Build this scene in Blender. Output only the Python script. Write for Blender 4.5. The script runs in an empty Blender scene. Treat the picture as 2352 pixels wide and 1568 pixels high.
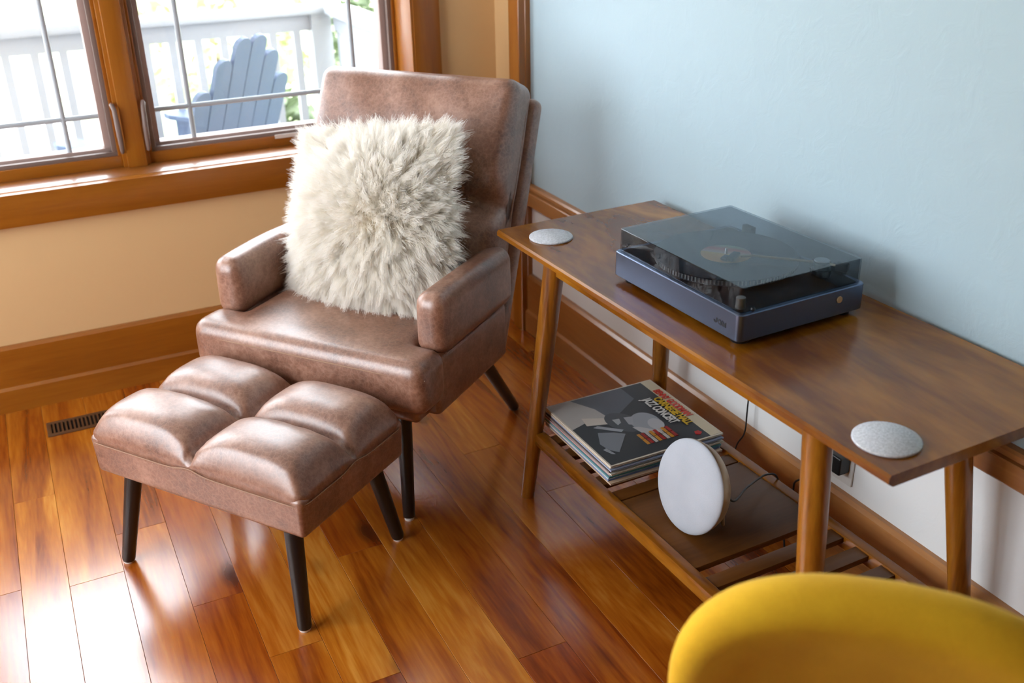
import bpy, bmesh, math, random
import numpy as np
from mathutils import Vector, Matrix

random.seed(7); rng = np.random.default_rng(7)
S = bpy.context.scene
COL = S.collection

# ------------------------------------------------------------------ camera
F_PX, YAW, PITCH, ROLL = 2318.99, 0.455455, 0.444660, -0.019900
CAM = Vector((-1.48775, -3.11824, 1.49002))
def cam_basis():
    cy, sy, cp, sp = math.cos(YAW), math.sin(YAW), math.cos(PITCH), math.sin(PITCH)
    fw = Vector((sy*cp, cy*cp, -sp)); rt = Vector((cy, -sy, 0)); up = rt.cross(fw)
    cr, sr = math.cos(ROLL), math.sin(ROLL)
    return fw, rt*cr + up*sr, up*cr - rt*sr
fw, rt, up = cam_basis()
cd = bpy.data.cameras.new('camera'); cam = bpy.data.objects.new('camera', cd); COL.objects.link(cam)
M = Matrix.Identity(4)
for i in range(3):
    M[i][0], M[i][1], M[i][2], M[i][3] = rt[i], up[i], -fw[i], CAM[i]
cam.matrix_world = M
cd.sensor_fit = 'HORIZONTAL'; cd.sensor_width = 36.0; cd.lens = F_PX*36/2352
cd.clip_start = 0.05; cd.clip_end = 200
cd.dof.use_dof = True; cd.dof.focus_distance = 2.12; cd.dof.aperture_fstop = 3.6
S.camera = cam

# ------------------------------------------------------------------ world, light, exposure
SKY = 10.0
w = bpy.data.worlds.new('sky'); S.world = w; w.use_nodes = True
wn = w.node_tree; wn.nodes.clear()
bg = wn.nodes.new('ShaderNodeBackground'); wo = wn.nodes.new('ShaderNodeOutputWorld')
bg.inputs[0].default_value = (0.88, 0.94, 1.0, 1); bg.inputs[1].default_value = SKY
wn.links.new(bg.outputs[0], wo.inputs[0])
def portal(name, loc, rot, sx, sy):
    l = bpy.data.lights.new(name, 'AREA'); l.shape = 'RECTANGLE'; l.size = sx; l.size_y = sy
    l.cycles.is_portal = True
    o = bpy.data.objects.new(name, l); COL.objects.link(o); o.location = loc; o.rotation_euler = rot
portal('daylight_portal', (-1.55, 0.30, 1.36), (math.radians(-90), 0, 0), 2.6, 1.45)
portal('daylight_portal', (-3.10, -1.30, 1.275), (0, math.radians(-90), 0), 1.75, 1.90)
S.view_settings.view_transform = 'Standard'; S.view_settings.look = 'None'
S.view_settings.exposure = 0.06; S.view_settings.gamma = 1.0; S.view_settings.use_curve_mapping = False
try:
    S.cycles.use_denoising = True; S.cycles.max_bounces = 8; S.cycles.diffuse_bounces = 5; S.cycles.glossy_bounces = 3
    S.cycles.use_adaptive_sampling = True; S.cycles.adaptive_threshold = 0.12; S.cycles.adaptive_min_samples = 10
    S.cycles.transparent_max_bounces = 16; S.cycles.sample_clamp_indirect = 6.0; S.cycles.caustics_reflective = False
    S.cycles.caustics_refractive = False
except Exception: pass

# ------------------------------------------------------------------ node materials
class NT:
    def __init__(s, name):
        s.m = bpy.data.materials.new(name); s.m.use_nodes = True; s.t = s.m.node_tree; s.t.nodes.clear()
        s.out = s.t.nodes.new('ShaderNodeOutputMaterial')
    def n(s, typ, _p=None, **ins):
        nd = s.t.nodes.new('ShaderNode' + typ)
        for k, v in (_p or {}).items(): setattr(nd, k, v)
        for k, v in ins.items():
            key = int(k[1:]) if (k[0] == 'i' and k[1:].isdigit()) else k.replace('_', ' ')
            sk = nd.inputs[key]
            if isinstance(v, bpy.types.NodeSocket): s.t.links.new(v, sk)
            elif isinstance(v, bpy.types.Node): s.t.links.new(v.outputs[0], sk)
            else:
                if sk.type == 'RGBA' and len(v) == 3: v = (*v, 1)
                sk.default_value = v
        return nd
    def ramp(s, fac, stops):
        nd = s.t.nodes.new('ShaderNodeValToRGB'); e = nd.color_ramp.elements
        while len(e) < len(stops): e.new(0.5)
        for i, (p, c) in enumerate(stops): e[i].position = p; e[i].color = (*c, 1)
        s.t.links.new(fac if isinstance(fac, bpy.types.NodeSocket) else fac.outputs[0], nd.inputs[0]); return nd.outputs[0]
    def mix(s, fac, a, b, mode='MIX'):
        nd = s.t.nodes.new('ShaderNodeMix'); nd.data_type = 'RGBA'; nd.blend_type = mode
        for sk, v in ((nd.inputs[0], fac), (nd.inputs[6], a), (nd.inputs[7], b)):
            if isinstance(v, bpy.types.NodeSocket): s.t.links.new(v, sk)
            elif isinstance(v, (int, float)): sk.default_value = v
            else: sk.default_value = (*v, 1) if len(v) == 3 else v
        return nd.outputs[2]
    def math(s, op, a, b=0.5):
        nd = s.t.nodes.new('ShaderNodeMath'); nd.operation = op
        for sk, v in ((nd.inputs[0], a), (nd.inputs[1], b)):
            if isinstance(v, bpy.types.NodeSocket): s.t.links.new(v, sk)
            else: sk.default_value = v
        return nd.outputs[0]
    def coords(s, scale=(1,1,1), rand=True, loc=(0,0,0)):
        tc = s.n('TexCoord'); v = tc.outputs['Object']
        if rand:
            oi = s.n('ObjectInfo'); a = s.n('VectorMath', {'operation': 'SCALE'}, i0=(13.1, 7.7, 5.3)); s.t.links.new(oi.outputs['Random'], a.inputs[3])
            v = s.n('VectorMath', {'operation': 'ADD'}, i0=v, i1=a.outputs[0]).outputs[0]
        return s.n('Mapping', Vector=v, Scale=scale, Location=loc).outputs[0]
    def surf(s, **k):
        b = s.n('BsdfPrincipled', None, **k); s.t.links.new(b.outputs[0], s.out.inputs[0]); return s.m
    def bump(s, h, strength, dist=0.002):
        return s.n('Bump', None, Strength=strength, Distance=dist, Height=h).outputs[0]

def plain(name, col, rough=0.5, metal=0.0, spec=0.5, bump=0, bscale=200, **k):
    t = NT(name); kw = dict(Base_Color=col, Roughness=rough, Metallic=metal); kw['Specular_IOR_Level'] = spec; kw.update(k)
    nz = t.n('TexNoise', None, Vector=t.coords(), Scale=bscale, Detail=3.0)
    kw['Base_Color'] = t.mix(t.math('MULTIPLY', nz.outputs[0], 0.16), col, tuple(c*0.75 for c in col[:3]))
    if bump: kw['Normal'] = t.bump(nz.outputs[0], bump)
    return t.surf(**kw)

def wood(name, cols, axis='y', grain=1.0, rough=0.35, coat=0.0, bump=0.06, knots=False, rand_tint=0.0, bands=1.0, spec=0.5, cior=1.5, cross=14, con=0.44):
    """cols: dark -> light. axis = direction of the grain."""
    t = NT(name)
    sc = {'x': (1.2, cross, cross), 'y': (cross, 1.2, cross), 'z': (cross, cross, 1.2)}[axis]
    sc = tuple(v*grain for v in sc)
    co = t.coords(sc)
    warp = t.n('TexNoise', None, Vector=co, Scale=0.55, Detail=2.0)
    cw = t.n('VectorMath', {'operation': 'MULTIPLY_ADD'}, i0=warp.outputs['Color'], i1=(2.2, 2.2, 2.2), i2=co).outputs[0]
    fig = t.n('TexNoise', None, Vector=cw, Scale=0.8*bands, Detail=5.0, Roughness=0.6, Distortion=0.6)
    fine = t.n('TexNoise', None, Vector=t.coords(tuple(v*6 for v in sc)), Scale=1.6, Detail=3.0)
    f = t.math('ADD', t.math('MULTIPLY', fig.outputs[0], 0.8), t.math('MULTIPLY', fine.outputs[0], 0.2))
    n = len(cols); c = t.ramp(f, [(0.5 - con/2 + con*i/(n-1), cols[i]) for i in range(n)])
    if rand_tint:
        oi = t.n('ObjectInfo')
        tint = t.ramp(oi.outputs['Random'], [(0.0, (0.72, 0.42, 0.26)), (0.3, (1.0, 0.93, 0.86)), (0.5, (0.86, 0.58, 0.40)), (0.75, (1.14, 1.14, 1.12)), (1.0, (0.90, 0.74, 0.60))])
        c = t.mix(rand_tint, c, tint, 'MULTIPLY')
    if knots:
        kc = t.n('VectorMath', {'operation': 'MULTIPLY_ADD'}, i0=warp.outputs['Color'], i1=(.05, .05, .05), i2=t.coords((4.2, 2.1, 0.0) if axis == 'y' else (2.1, 4.2, 0.0))).outputs[0]
        vo = t.n('TexVoronoi', None, Vector=kc, Scale=1.0)
        k = t.ramp(vo.outputs['Distance'], [(0.0, (1, 1, 1)), (0.05, (0.75, 0.75, 0.75)), (0.13, (0.12, 0.12, 0.12)), (0.24, (0, 0, 0))])
        keep = t.math('GREATER_THAN', t.n('SeparateColor', None, i0=vo.outputs['Color']).outputs[0], 0.52)
        c = t.mix(t.math('MULTIPLY', t.n('RGBToBW', None, i0=k).outputs[0], keep), c, (0.035, 0.010, 0.004))
    kw = dict(Base_Color=c, Roughness=rough, Normal=t.bump(fine.outputs[0], bump, 0.001)); kw['Coat_Weight'] = coat; kw['Coat_Roughness'] = 0.20; kw['Specular_IOR_Level'] = spec; kw['Coat_IOR'] = cior
    return t.surf(**kw)

def leather(name):
    t = NT(name); co = t.coords((1,1,1), rand=False)
    big = t.n('TexNoise', None, Vector=co, Scale=9.0, Detail=4.0, Roughness=0.6)
    wv = t.n('VectorMath', {'operation': 'MULTIPLY_ADD'}, i0=big.outputs['Color'], i1=(.05, .05, .05), i2=co).outputs[0]
    vo = t.n('TexVoronoi', {'feature': 'DISTANCE_TO_EDGE'}, Vector=wv, Scale=85.0)
    vein = t.ramp(vo.outputs['Distance'], [(0.0, (1, 1, 1)), (0.09, (0.15, 0.15, 0.15)), (0.25, (0, 0, 0))])
    fib = t.n('TexNoise', None, Vector=co, Scale=75.0, Detail=5.0, Roughness=0.7)
    f = t.math('ADD', t.math('MULTIPLY', big.outputs[0], 0.55), t.math('MULTIPLY', fib.outputs[0], 0.45))
    c = t.ramp(f, [(0.36, (0.115, 0.042, 0.022)), (0.5, (0.225, 0.095, 0.054)), (0.63, (0.36, 0.185, 0.122))])
    c = t.mix(t.math('MULTIPLY', t.n('RGBToBW', None, i0=vein).outputs[0], 0.26), c, (0.46, 0.28, 0.20))
    h = t.math('ADD', t.math('MULTIPLY', fib.outputs[0], 0.5), t.math('MULTIPLY', vo.outputs['Distance'], 0.8))
    kw = dict(Base_Color=c, Roughness=t.math('ADD', 0.33, t.math('MULTIPLY', fib.outputs[0], 0.20)), Normal=t.bump(h, 0.12, 0.0010)); kw['Specular_IOR_Level'] = 0.85; kw['Coat_Weight'] = 0.5; kw['Coat_Roughness'] = 0.33; kw['Coat_IOR'] = 1.6
    return t.surf(**kw)

def wallpaint(name, col, bump=0.25, rough=0.55):
    t = NT(name); co = t.coords((1,1,1), rand=False)
    a = t.n('TexNoise', None, Vector=co, Scale=16.0, Detail=4.0, Roughness=0.55, Distortion=0.8)
    b = t.n('TexNoise', None, Vector=co, Scale=120.0, Detail=2.0)
    pl = t.ramp(a.outputs[0], [(0.45, (0, 0, 0)), (0.60, (1, 1, 1))])
    h = t.math('ADD', t.math('MULTIPLY', t.n('RGBToBW', None, i0=pl).outputs[0], 0.5), t.math('MULTIPLY', b.outputs[0], 0.12))
    return t.surf(Base_Color=col, Roughness=rough, Normal=t.bump(h, bump, 0.003))

def glass_thin(name, tint=(1,1,1), ior=1.45, gloss=(1,1,1)):
    t = NT(name); tr = t.n('BsdfTransparent', None, Color=tint); gl = t.n('BsdfGlossy', None, Color=gloss, Roughness=0.015)
    fr = t.n('Fresnel', None, IOR=ior); ge = t.n('NewGeometry'); fac = t.math('MULTIPLY', fr.outputs[0], t.math('SUBTRACT', 1.0, ge.outputs['Backfacing'])); mx = t.n('MixShader', None, i0=fac, i1=tr.outputs[0], i2=gl.outputs[0])
    t.t.links.new(mx.outputs[0], t.out.inputs[0]); return t.m

def felt(name, c0, c1):
    t = NT(name); nz = t.n('TexNoise', None, Vector=t.coords(), Scale=260.0, Detail=4.0, Roughness=0.75)
    return t.surf(Base_Color=t.ramp(nz.outputs[0], [(0.35, c0), (0.62, c1)]), Roughness=0.95, Normal=t.bump(nz.outputs[0], 0.15, 0.0006))

def fabric(name, c0, c1, scale=420.0, sheen=0.3):
    t = NT(name); nz = t.n('TexNoise', None, Vector=t.coords((1,1,1), rand=False), Scale=scale, Detail=4.0, Roughness=0.7)
    lg = t.n('TexNoise', None, Vector=t.coords((1,1,1), rand=False), Scale=14.0, Detail=2.0)
    f = t.math('ADD', t.math('MULTIPLY', nz.outputs[0], 0.6), t.math('MULTIPLY', lg.outputs[0], 0.4))
    kw = dict(Base_Color=t.ramp(f, [(0.35, c0), (0.65, c1)]), Roughness=0.9, Normal=t.bump(nz.outputs[0], 0.25, 0.001)); kw['Sheen_Weight'] = sheen; kw['Sheen_Roughness'] = 0.4; kw['Sheen_Tint'] = (1.0, 0.85, 0.5, 1) if sheen < 0.19 and c0[2] < 0.01 else (1, 1, 1, 1)
    return t.surf(**kw)

TRIMC = [(0.19, 0.052, 0.004), (0.29, 0.092, 0.007), (0.37, 0.135, 0.014)]
M_TRIM_X = wood('fir_trim_x', TRIMC, 'x', rough=0.30, coat=0.3, bands=0.6)
M_TRIM_Y = wood('fir_trim_y', [(0.23, 0.078, 0.018), (0.33, 0.130, 0.034), (0.42, 0.190, 0.058)], 'y', rough=0.32, coat=0.25, bands=0.6)
M_TRIM_Z = wood('fir_trim_z', TRIMC, 'z', rough=0.30, coat=0.3, bands=0.6)
M_FLOOR = wood('cherry_floor', [(0.12, 0.016, 0.001), (0.30, 0.070, 0.004), (0.46, 0.148, 0.010), (0.62, 0.275, 0.040)], 'y', grain=0.8, rough=0.24, coat=1.0, bump=0.03, knots=True, rand_tint=0.8, spec=0.6, cior=1.65, con=0.34)
M_GAP = plain('floor_gap', (0.02, 0.008, 0.004), 0.9)
M_TABLE = wood('walnut_stain', [(0.13, 0.036, 0.002), (0.24, 0.082, 0.005), (0.35, 0.138, 0.012)], 'y', grain=0.7, rough=0.22, coat=0.0, bump=0.03, bands=2.0, spec=0.42, cross=5.5, con=0.24)
M_TABLE_L = wood('walnut_stain_leg', [(0.11, 0.030, 0.003), (0.26, 0.090, 0.007), (0.38, 0.15, 0.014)], 'z', con=0.32, grain=1.3, rough=0.30, coat=0.25, bump=0.03)
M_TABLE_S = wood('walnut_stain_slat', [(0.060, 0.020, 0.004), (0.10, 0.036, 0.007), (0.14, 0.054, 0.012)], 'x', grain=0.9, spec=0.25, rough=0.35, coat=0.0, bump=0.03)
M_LEATHER = leather('brown_leather')
M_STITCH = plain('stitch_thread', (0.33, 0.19, 0.12), 0.7)
M_BLACKWOOD = plain('black_lacquer_wood', (0.012, 0.009, 0.008), 0.38, bscale=40)
M_GLIDE = plain('white_felt_glide', (0.75, 0.73, 0.70), 0.9)
M_BLUE = wallpaint('blue_plaster', (0.355, 0.468, 0.525), 0.18)
M_WHITE = wallpaint('white_plaster', (0.74, 0.76, 0.76), 0.12)
M_TAN = wallpaint('tan_plaster', (0.68, 0.45, 0.22), 0.08)
M_CEIL = wallpaint('ceiling_plaster', (0.62, 0.58, 0.52), 0.15)
M_BRONZE = plain('bronze_frame', (0.19, 0.135, 0.115), 0.45)
M_SASH = plain('taupe_sash', (0.40, 0.29, 0.26), 0.4)
M_MUNTIN = plain('pale_grille', (0.42, 0.46, 0.50), 0.4)
M_GLASS = glass_thin('window_glass')
M_WPAINT = plain('white_deck_paint', (0.30, 0.32, 0.345), 0.5)
M_DECK = wood('deck_board', [(0.42, 0.42, 0.42), (0.5, 0.5, 0.5), (0.58, 0.58, 0.58)], 'x', rough=0.7)
M_ADIR = plain('blue_grey_paint', (0.062, 0.098, 0.175), 0.5, bscale=30)
M_SIDET = plain('pale_blue_paint', (0.38, 0.50, 0.55), 0.5)

# ------------------------------------------------------------------ object helpers
def empty(name, loc=(0,0,0), rz=0.0, parent=None):
    o = bpy.data.objects.new(name, None); COL.objects.link(o); o.location = loc; o.rotation_euler = (0,0,rz); o.empty_display_size = 0.05
    if parent: o.parent = parent
    return o
def tag(o, label, cat, group=None):
    o['label'] = label; o['category'] = cat
    if group: o['group'] = group
    return o
def struct(o, label=None):
    o['kind'] = 'structure'
    if label: o['label'] = label
    return o
def mesh(name, v, f, mat, parent=None, smooth=False, loc=None, sharp=None):
    me = bpy.data.meshes.new(name); me.from_pydata([tuple(map(float, p)) for p in v], [], f); me.update()
    return link(name, me, mat, parent, smooth, loc, sharp)
def link(name, me, mat, parent=None, smooth=False, loc=None, sharp=None):
    for m in (mat if isinstance(mat, (list, tuple)) else [mat]):
        if m: me.materials.append(m)
    if smooth:
        me.polygons.foreach_set('use_smooth', [True]*len(me.polygons))
        if sharp: me.set_sharp_from_angle(angle=math.radians(sharp))
    o = bpy.data.objects.new(name, me); COL.objects.link(o)
    if parent: o.parent = parent
    if loc: o.location = loc
    return o
class MB:
    """collects boxes, bars and tubes of ONE part"""
    def __init__(s): s.v = []; s.f = []
    def add(s, v, f):
        n = len(s.v); s.v += [tuple(p) for p in v]; s.f += [tuple(i+n for i in q) for q in f]; return s
    def box(s, x0, x1, y0, y1, z0, z1):
        v = [(x,y,z) for z in (z0,z1) for y in (y0,y1) for x in (x0,x1)]
        return s.add(v, [(0,2,3,1),(4,5,7,6),(0,1,5,4),(2,6,7,3),(0,4,6,2),(1,3,7,5)])
    def tube(s, pts, radii, n=20, caps=True, flat=None):
        pts = [Vector(p) for p in pts]
        if not isinstance(radii, (list, tuple)): radii = [radii]*len(pts)
        v = []; f = []; prev = None
        for i, p in enumerate(pts):
            d = (pts[min(i+1, len(pts)-1)] - pts[max(i-1, 0)]).normalized()
            if prev is None:
                a = Vector((0,0,1)) if abs(d.z) < 0.9 else Vector((1,0,0)); prev = d.cross(a).normalized()
            x = (prev - d*prev.dot(d)).normalized(); y = d.cross(x); prev = x
            for k in range(n):
                t = 2*math.pi*k/n; v.append(p + (x*math.cos(t) + y*math.sin(t))*radii[i])
        for i in range(len(pts)-1):
            for k in range(n):
                f.append((i*n+k, i*n+(k+1)%n, (i+1)*n+(k+1)%n, (i+1)*n+k))
        if caps: f.append(tuple(range(n))[::-1]); f.append(tuple((len(pts)-1)*n+k for k in range(n)))
        return s.add(v, f)
    def lathe(s, prof, n=48, center=(0,0,0)):
        v = []; f = []; m = len(prof)
        for r, z in prof:
            for k in range(n):
                t = 2*math.pi*k/n; v.append((center[0]+r*math.cos(t), center[1]+r*math.sin(t), center[2]+z))
        for i in range(m-1):
            for k in range(n): f.append((i*n+k, i*n+(k+1)%n, (i+1)*n+(k+1)%n, (i+1)*n+k))
        if prof[0][0] > 1e-6: f.append(tuple(range(n))[::-1])
        if prof[-1][0] > 1e-6: f.append(tuple((m-1)*n+k for k in range(n)))
        return s.add(v, f)
    def build(s, name, mat, parent=None, smooth=False, bevel=0, seg=2, sharp=40, loc=None):
        me = bpy.data.meshes.new(name); me.from_pydata([tuple(map(float, p)) for p in s.v], [], s.f); me.update()
        bm = bmesh.new(); bm.from_mesh(me); bmesh.ops.remove_doubles(bm, verts=bm.verts, dist=1e-6) if smooth else None
        bmesh.ops.recalc_face_normals(bm, faces=bm.faces)
        if bevel:
            es = [e for e in bm.edges if len(e.link_faces) == 2 and e.calc_face_angle(0) > 0.6]
            bmesh.ops.bevel(bm, geom=es, offset=bevel, segments=seg, affect='EDGES', profile=0.5)
        bm.to_mesh(me); bm.free()
        return link(name, me, mat, parent, smooth or bevel > 0, loc, sharp)
def box(name, x0, x1, y0, y1, z0, z1, mat, parent=None, bevel=0.0, seg=2):
    return MB().box(x0, x1, y0, y1, z0, z1).build(name, mat, parent, bevel=bevel, seg=seg)
def prism(name, prof, axis, a0, a1, mat, parent=None, bevel=0.0):
    """2D profile extruded along an axis: 'x' -> prof is (y,z), 'y' -> prof is (x,z), 'z' -> prof is (x,y)"""
    def P(p, a): return {'x': (a, p[0], p[1]), 'y': (p[0], a, p[1]), 'z': (p[0], p[1], a)}[axis]
    n = len(prof); v = [P(p, a0) for p in prof] + [P(p, a1) for p in prof]
    f = [tuple(range(n)), tuple(range(2*n-1, n-1, -1))] + [(i, i+n, (i+1)%n+n, (i+1)%n) for i in range(n)]
    return MB().add(v, f).build(name, mat, parent, bevel=bevel)
def rbox_data(hx, hy, hz, r, seg=4, mid=10, deform=None):
    """rounded box centred on the origin with a regular surface grid, optional deform(p)->p"""
    def ax(h):
        rr = min(r, h*0.999); a = [-h + rr*(1-math.cos(math.pi/2*i/seg))*1.0 for i in range(seg)]
        a = [-h + rr*i/seg for i in range(seg)]; inner = [(-h+rr) + (2*(h-rr))*i/mid for i in range(mid+1)]
        return a + inner + [-x for x in reversed(a)]
    X, Y, Z = ax(hx), ax(hy), ax(hz); nx, ny, nz = len(X)-1, len(Y)-1, len(Z)-1
    idx = {}; v = []
    def vid(i, j, k):
        if (i,j,k) in idx: return idx[(i,j,k)]
        p = Vector((X[i], Y[j], Z[k])); c = Vector((max(-hx+r, min(hx-r, p.x)) if hx > r else 0, max(-hy+r, min(hy-r, p.y)) if hy > r else 0, max(-hz+r, min(hz-r, p.z)) if hz > r else 0))
        d = p - c
        if d.length > 1e-9: p = c + d.normalized()*min(r, 9)
        if deform: p = Vector(deform(p))
        idx[(i,j,k)] = len(v); v.append(p); return len(v)-1
    f = []
    for i in range(nx):
        for j in range(ny):
            f.append((vid(i,j,0), vid(i,j+1,0), vid(i+1,j+1,0), vid(i+1,j,0))); f.append((vid(i,j,nz), vid(i+1,j,nz), vid(i+1,j+1,nz), vid(i,j+1,nz)))
    for i in range(nx):
        for k in range(nz):
            f.append((vid(i,0,k), vid(i+1,0,k), vid(i+1,0,k+1), vid(i,0,k+1))); f.append((vid(i,ny,k), vid(i,ny,k+1), vid(i+1,ny,k+1), vid(i+1,ny,k)))
    for j in range(ny):
        for k in range(nz):
            f.append((vid(0,j,k), vid(0,j,k+1), vid(0,j+1,k+1), vid(0,j+1,k))); f.append((vid(nx,j,k), vid(nx,j+1,k), vid(nx,j+1,k+1), vid(nx,j,k+1)))
    return v, f
def rbox(name, c, h, r, mat, parent=None, deform=None, mid=10, seg=4):
    v, f = rbox_data(h[0], h[1], h[2], r, seg, mid, deform)
    return mesh(name, [Vector(p)+Vector(c) for p in v], f, mat, parent, smooth=True)
def soften(o, voxel=0.008, it=12):
    m = o.modifiers.new('remesh', 'REMESH'); m.mode = 'VOXEL'; m.voxel_size = voxel; m.use_smooth_shade = True
    s_ = o.modifiers.new('smooth', 'SMOOTH'); s_.factor = 0.5; s_.iterations = it
    return o
def smoothstep(a, b, x):
    t = max(0.0, min(1.0, (x-a)/(b-a))); return t*t*(3-2*t)

# ================================================================== ROOM
XL, YR, ZC = -2.95, -5.6, 2.60          # left wall, rear wall, ceiling
WX0, WX1, WZ0, WZ1 = -2.80, -0.298, 0.6645, 2.06   # window opening in the back wall
WT = 0.22
# --- floor with its planks
floor = struct(box('floor', XL, 0.0, YR, 0.0, -0.06, -0.0185, M_GAP), 'cherry plank floor with reddish and honey boards')
edges = [-1.692, -1.592, -1.472, -1.352, -1.240]
x = -1.240
while x < -0.02: x += 0.114; edges.append(min(x, 0.0))
x = -1.692
while x > XL: x -= 0.114; edges.append(max(x, XL))
edges = sorted(set(round(e, 4) for e in edges))
known = {-1.592: [-0.992], -1.692: [-0.565], -1.472: [-0.834], -1.352: [-1.198]}
def plank(x0, x1, y0, y1):
    hx, hy = (x1-x0)/2 - 0.0003, (y1-y0)/2 - 0.0003; b = 0.0006; T = 0.018
    v = [(sx*hx, sy*hy, -T) for sx, sy in ((-1,-1),(1,-1),(1,1),(-1,1))] + [(sx*hx, sy*hy, -b) for sx, sy in ((-1,-1),(1,-1),(1,1),(-1,1))] + [(sx*(hx-b), sy*(hy-b), 0) for sx, sy in ((-1,-1),(1,-1),(1,1),(-1,1))]
    f = [(8,9,10,11)] + [(a+i, a+(i+1)%4, a+4+(i+1)%4, a+4+i) for a in (0,4) for i in range(4)]
    mesh('plank', v, f, M_FLOOR, floor, loc=((x0+x1)/2, (y0+y1)/2, 0))
for i in range(len(edges)-1):
    x0, x1 = edges[i], edges[i+1]
    if x1-x0 < 0.01: continue
    cuts = sorted(known.get(x0, []), reverse=True)
    y = -random.uniform(0.25, 1.3) if not cuts else cuts[0]
    ys = [0.0, y]
    while ys[-1] > YR: ys.append(max(YR, ys[-1] - random.uniform(0.7, 1.7)))
    for a, b in zip(ys, ys[1:]):
        if a-b > 0.02: plank(x0, x1, b, a)
# --- walls
wb = MB()
wb.box(XL-0.12, 0.12, 0, WT, -0.06, WZ0-0.025); wb.box(XL-0.12, 0.12, 0, WT, WZ1, ZC); wb.box(XL-0.12, WX0, 0, WT, WZ0-0.025, WZ1); wb.box(WX1, 0.12, 0, WT, WZ0-0.025, WZ1)
struct(wb.build('wall_back', M_TAN), 'tan plaster wall around the window')
CR0, CR1 = 0.456, 0.528
def wall_right():
    m = MB(); m.box(0, 0.12, -2.85, -0.21, CR1-0.03, ZC); n1 = len(m.f); m.box(0, 0.12, -2.85, -0.21, -0.06, CR1-0.03); n2 = len(m.f); m.box(0, 0.12, -0.21, 0.0, -0.06, ZC)
    me = bpy.data.meshes.new('wall_right'); me.from_pydata(m.v, [], m.f); me.update()
    o = link('wall_right', me, [M_BLUE, M_WHITE, M_TAN]); 
    for i, p in enumerate(me.polygons): p.material_index = 0 if i < n1 else (1 if i < n2 else 2)
    return struct(o, 'pale blue plaster wall, white below the wooden chair rail')
wall_right()
M_UMBER = wallpaint('umber_plaster', (0.16, 0.10, 0.065), 0.1)
struct(box('wall_side', 0.0, 0.12, YR, -2.85, -0.06, ZC, M_UMBER), 'umber plaster wall beside the viewer')
LWY0, LWY1 = -2.25, -0.35; LZ0, LZ1 = 0.40, 2.15
wl = MB(); wl.box(XL-0.12, XL, YR, 0, -0.06, LZ0); wl.box(XL-0.12, XL, YR, 0, LZ1, ZC); wl.box(XL-0.12, XL, YR, LWY0, LZ0, LZ1); wl.box(XL-0.12, XL, LWY1, 0, LZ0, LZ1)
struct(wl.build('wall_left', M_TAN), 'tan plaster side wall with a wide window')
struct(box('wall_rear', XL-0.12, 0.12, YR-0.12, YR, -0.06, ZC, M_UMBER), 'umber plaster wall behind the viewer')
struct(box('ceiling', XL-0.12, 0.12, YR-0.12, WT, ZC, ZC+0.1, M_CEIL), 'off white plaster ceiling')
# --- baseboards
BH, BS = 0.208, 0.078
pb = [(0, 0), (-0.028, 0), (-0.028, BS-0.006), (-0.022, BS), (-0.020, BS+0.002), (-0.020, BH-0.008), (-0.012, BH), (0, BH)]
struct(prism('baseboard_right', pb, 'y', YR, -0.02, M_TRIM_Y, bevel=0), 'stained wooden baseboard under the white wall')
struct(prism('baseboard_back', pb, 'x', XL, -0.02, M_TRIM_X), 'stained wooden baseboard under the window wall')
struct(prism('baseboard_left', [(XL-p[0], p[1]*0.5) for p in pb], 'y', YR, 0, M_TRIM_Y), 'stained wooden baseboard of the side wall')
# --- chair rail and vertical corner board
cr = [(0, CR0), (-0.020, CR0), (-0.022, CR0+0.003), (-0.022, CR0+0.044), (-0.020, CR0+0.047), (-0.012, CR0+0.049), (-0.012, CR0+0.053), (-0.018, CR0+0.056), (-0.018, CR1-0.008), (-0.014, CR1-0.002), (0, CR1)]
struct(prism('trim_1', cr, 'y', YR, -0.25, M_TRIM_Y), 'stained wooden chair rail along the blue wall')
cb = [(0, -0.252), (-0.016, -0.252), (-0.018, -0.249), (-0.038, -0.249), (-0.040, -0.246), (-0.040, -0.182), (-0.036, -0.178), (0, -0.178)]
struct(prism('trim_2', cb, 'z', 0.0, ZC, M_TRIM_Z), 'vertical stained wooden board at the end of the blue wall')
# --- window trim
def trim(name, label, *b, mat=M_TRIM_X, bevel=0.002): return struct(box(name, *b, mat, bevel=bevel), label)
trim('trim_3', 'wooden apron board under the window sill', WX0-0.10, -0.204, -0.030, 0.0095, 0.5704, 0.6645, bevel=0.0015)
trim('trim_4', 'glossy wooden window sill', WX0-0.10, -0.204, 0.0115, 0.2, 0.6405, WZ0, mat=wood('fir_sill', TRIMC, 'x', rough=0.38, coat=1.0, bands=0.6, cior=1.8, spec=0.8))
trim('trim_5', 'flat wooden casing right of the window', WX1+0.004, -0.204, -0.022, 0.0, WZ0+0.0005, WZ1+0.10, mat=M_TRIM_Z)
trim('trim_6', 'flat wooden casing left of the window', WX0-0.094, WX0-0.004, -0.022, 0.0, WZ0, WZ1+0.10, mat=M_TRIM_Z)
trim('trim_7', 'flat wooden casing above the window', WX0-0.094, -0.204, -0.024, 0.0, WZ1, WZ1+0.10)
trim('trim_8', 'wooden jamb lining at the right side of the window', WX1-0.004, WX1+0.015, -0.018, 0.2, WZ0+0.0003, WZ1-0.001, mat=M_TRIM_Z)
trim('trim_9', 'wooden jamb lining at the left side of the window', WX0-0.015, WX0+0.004, -0.018, 0.2, WZ0+0.0003, WZ1-0.001, mat=M_TRIM_Z)
trim('trim_10', 'wooden head lining of the window', WX0, WX1, -0.02, 0.2, WZ1-0.018, WZ1)
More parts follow.
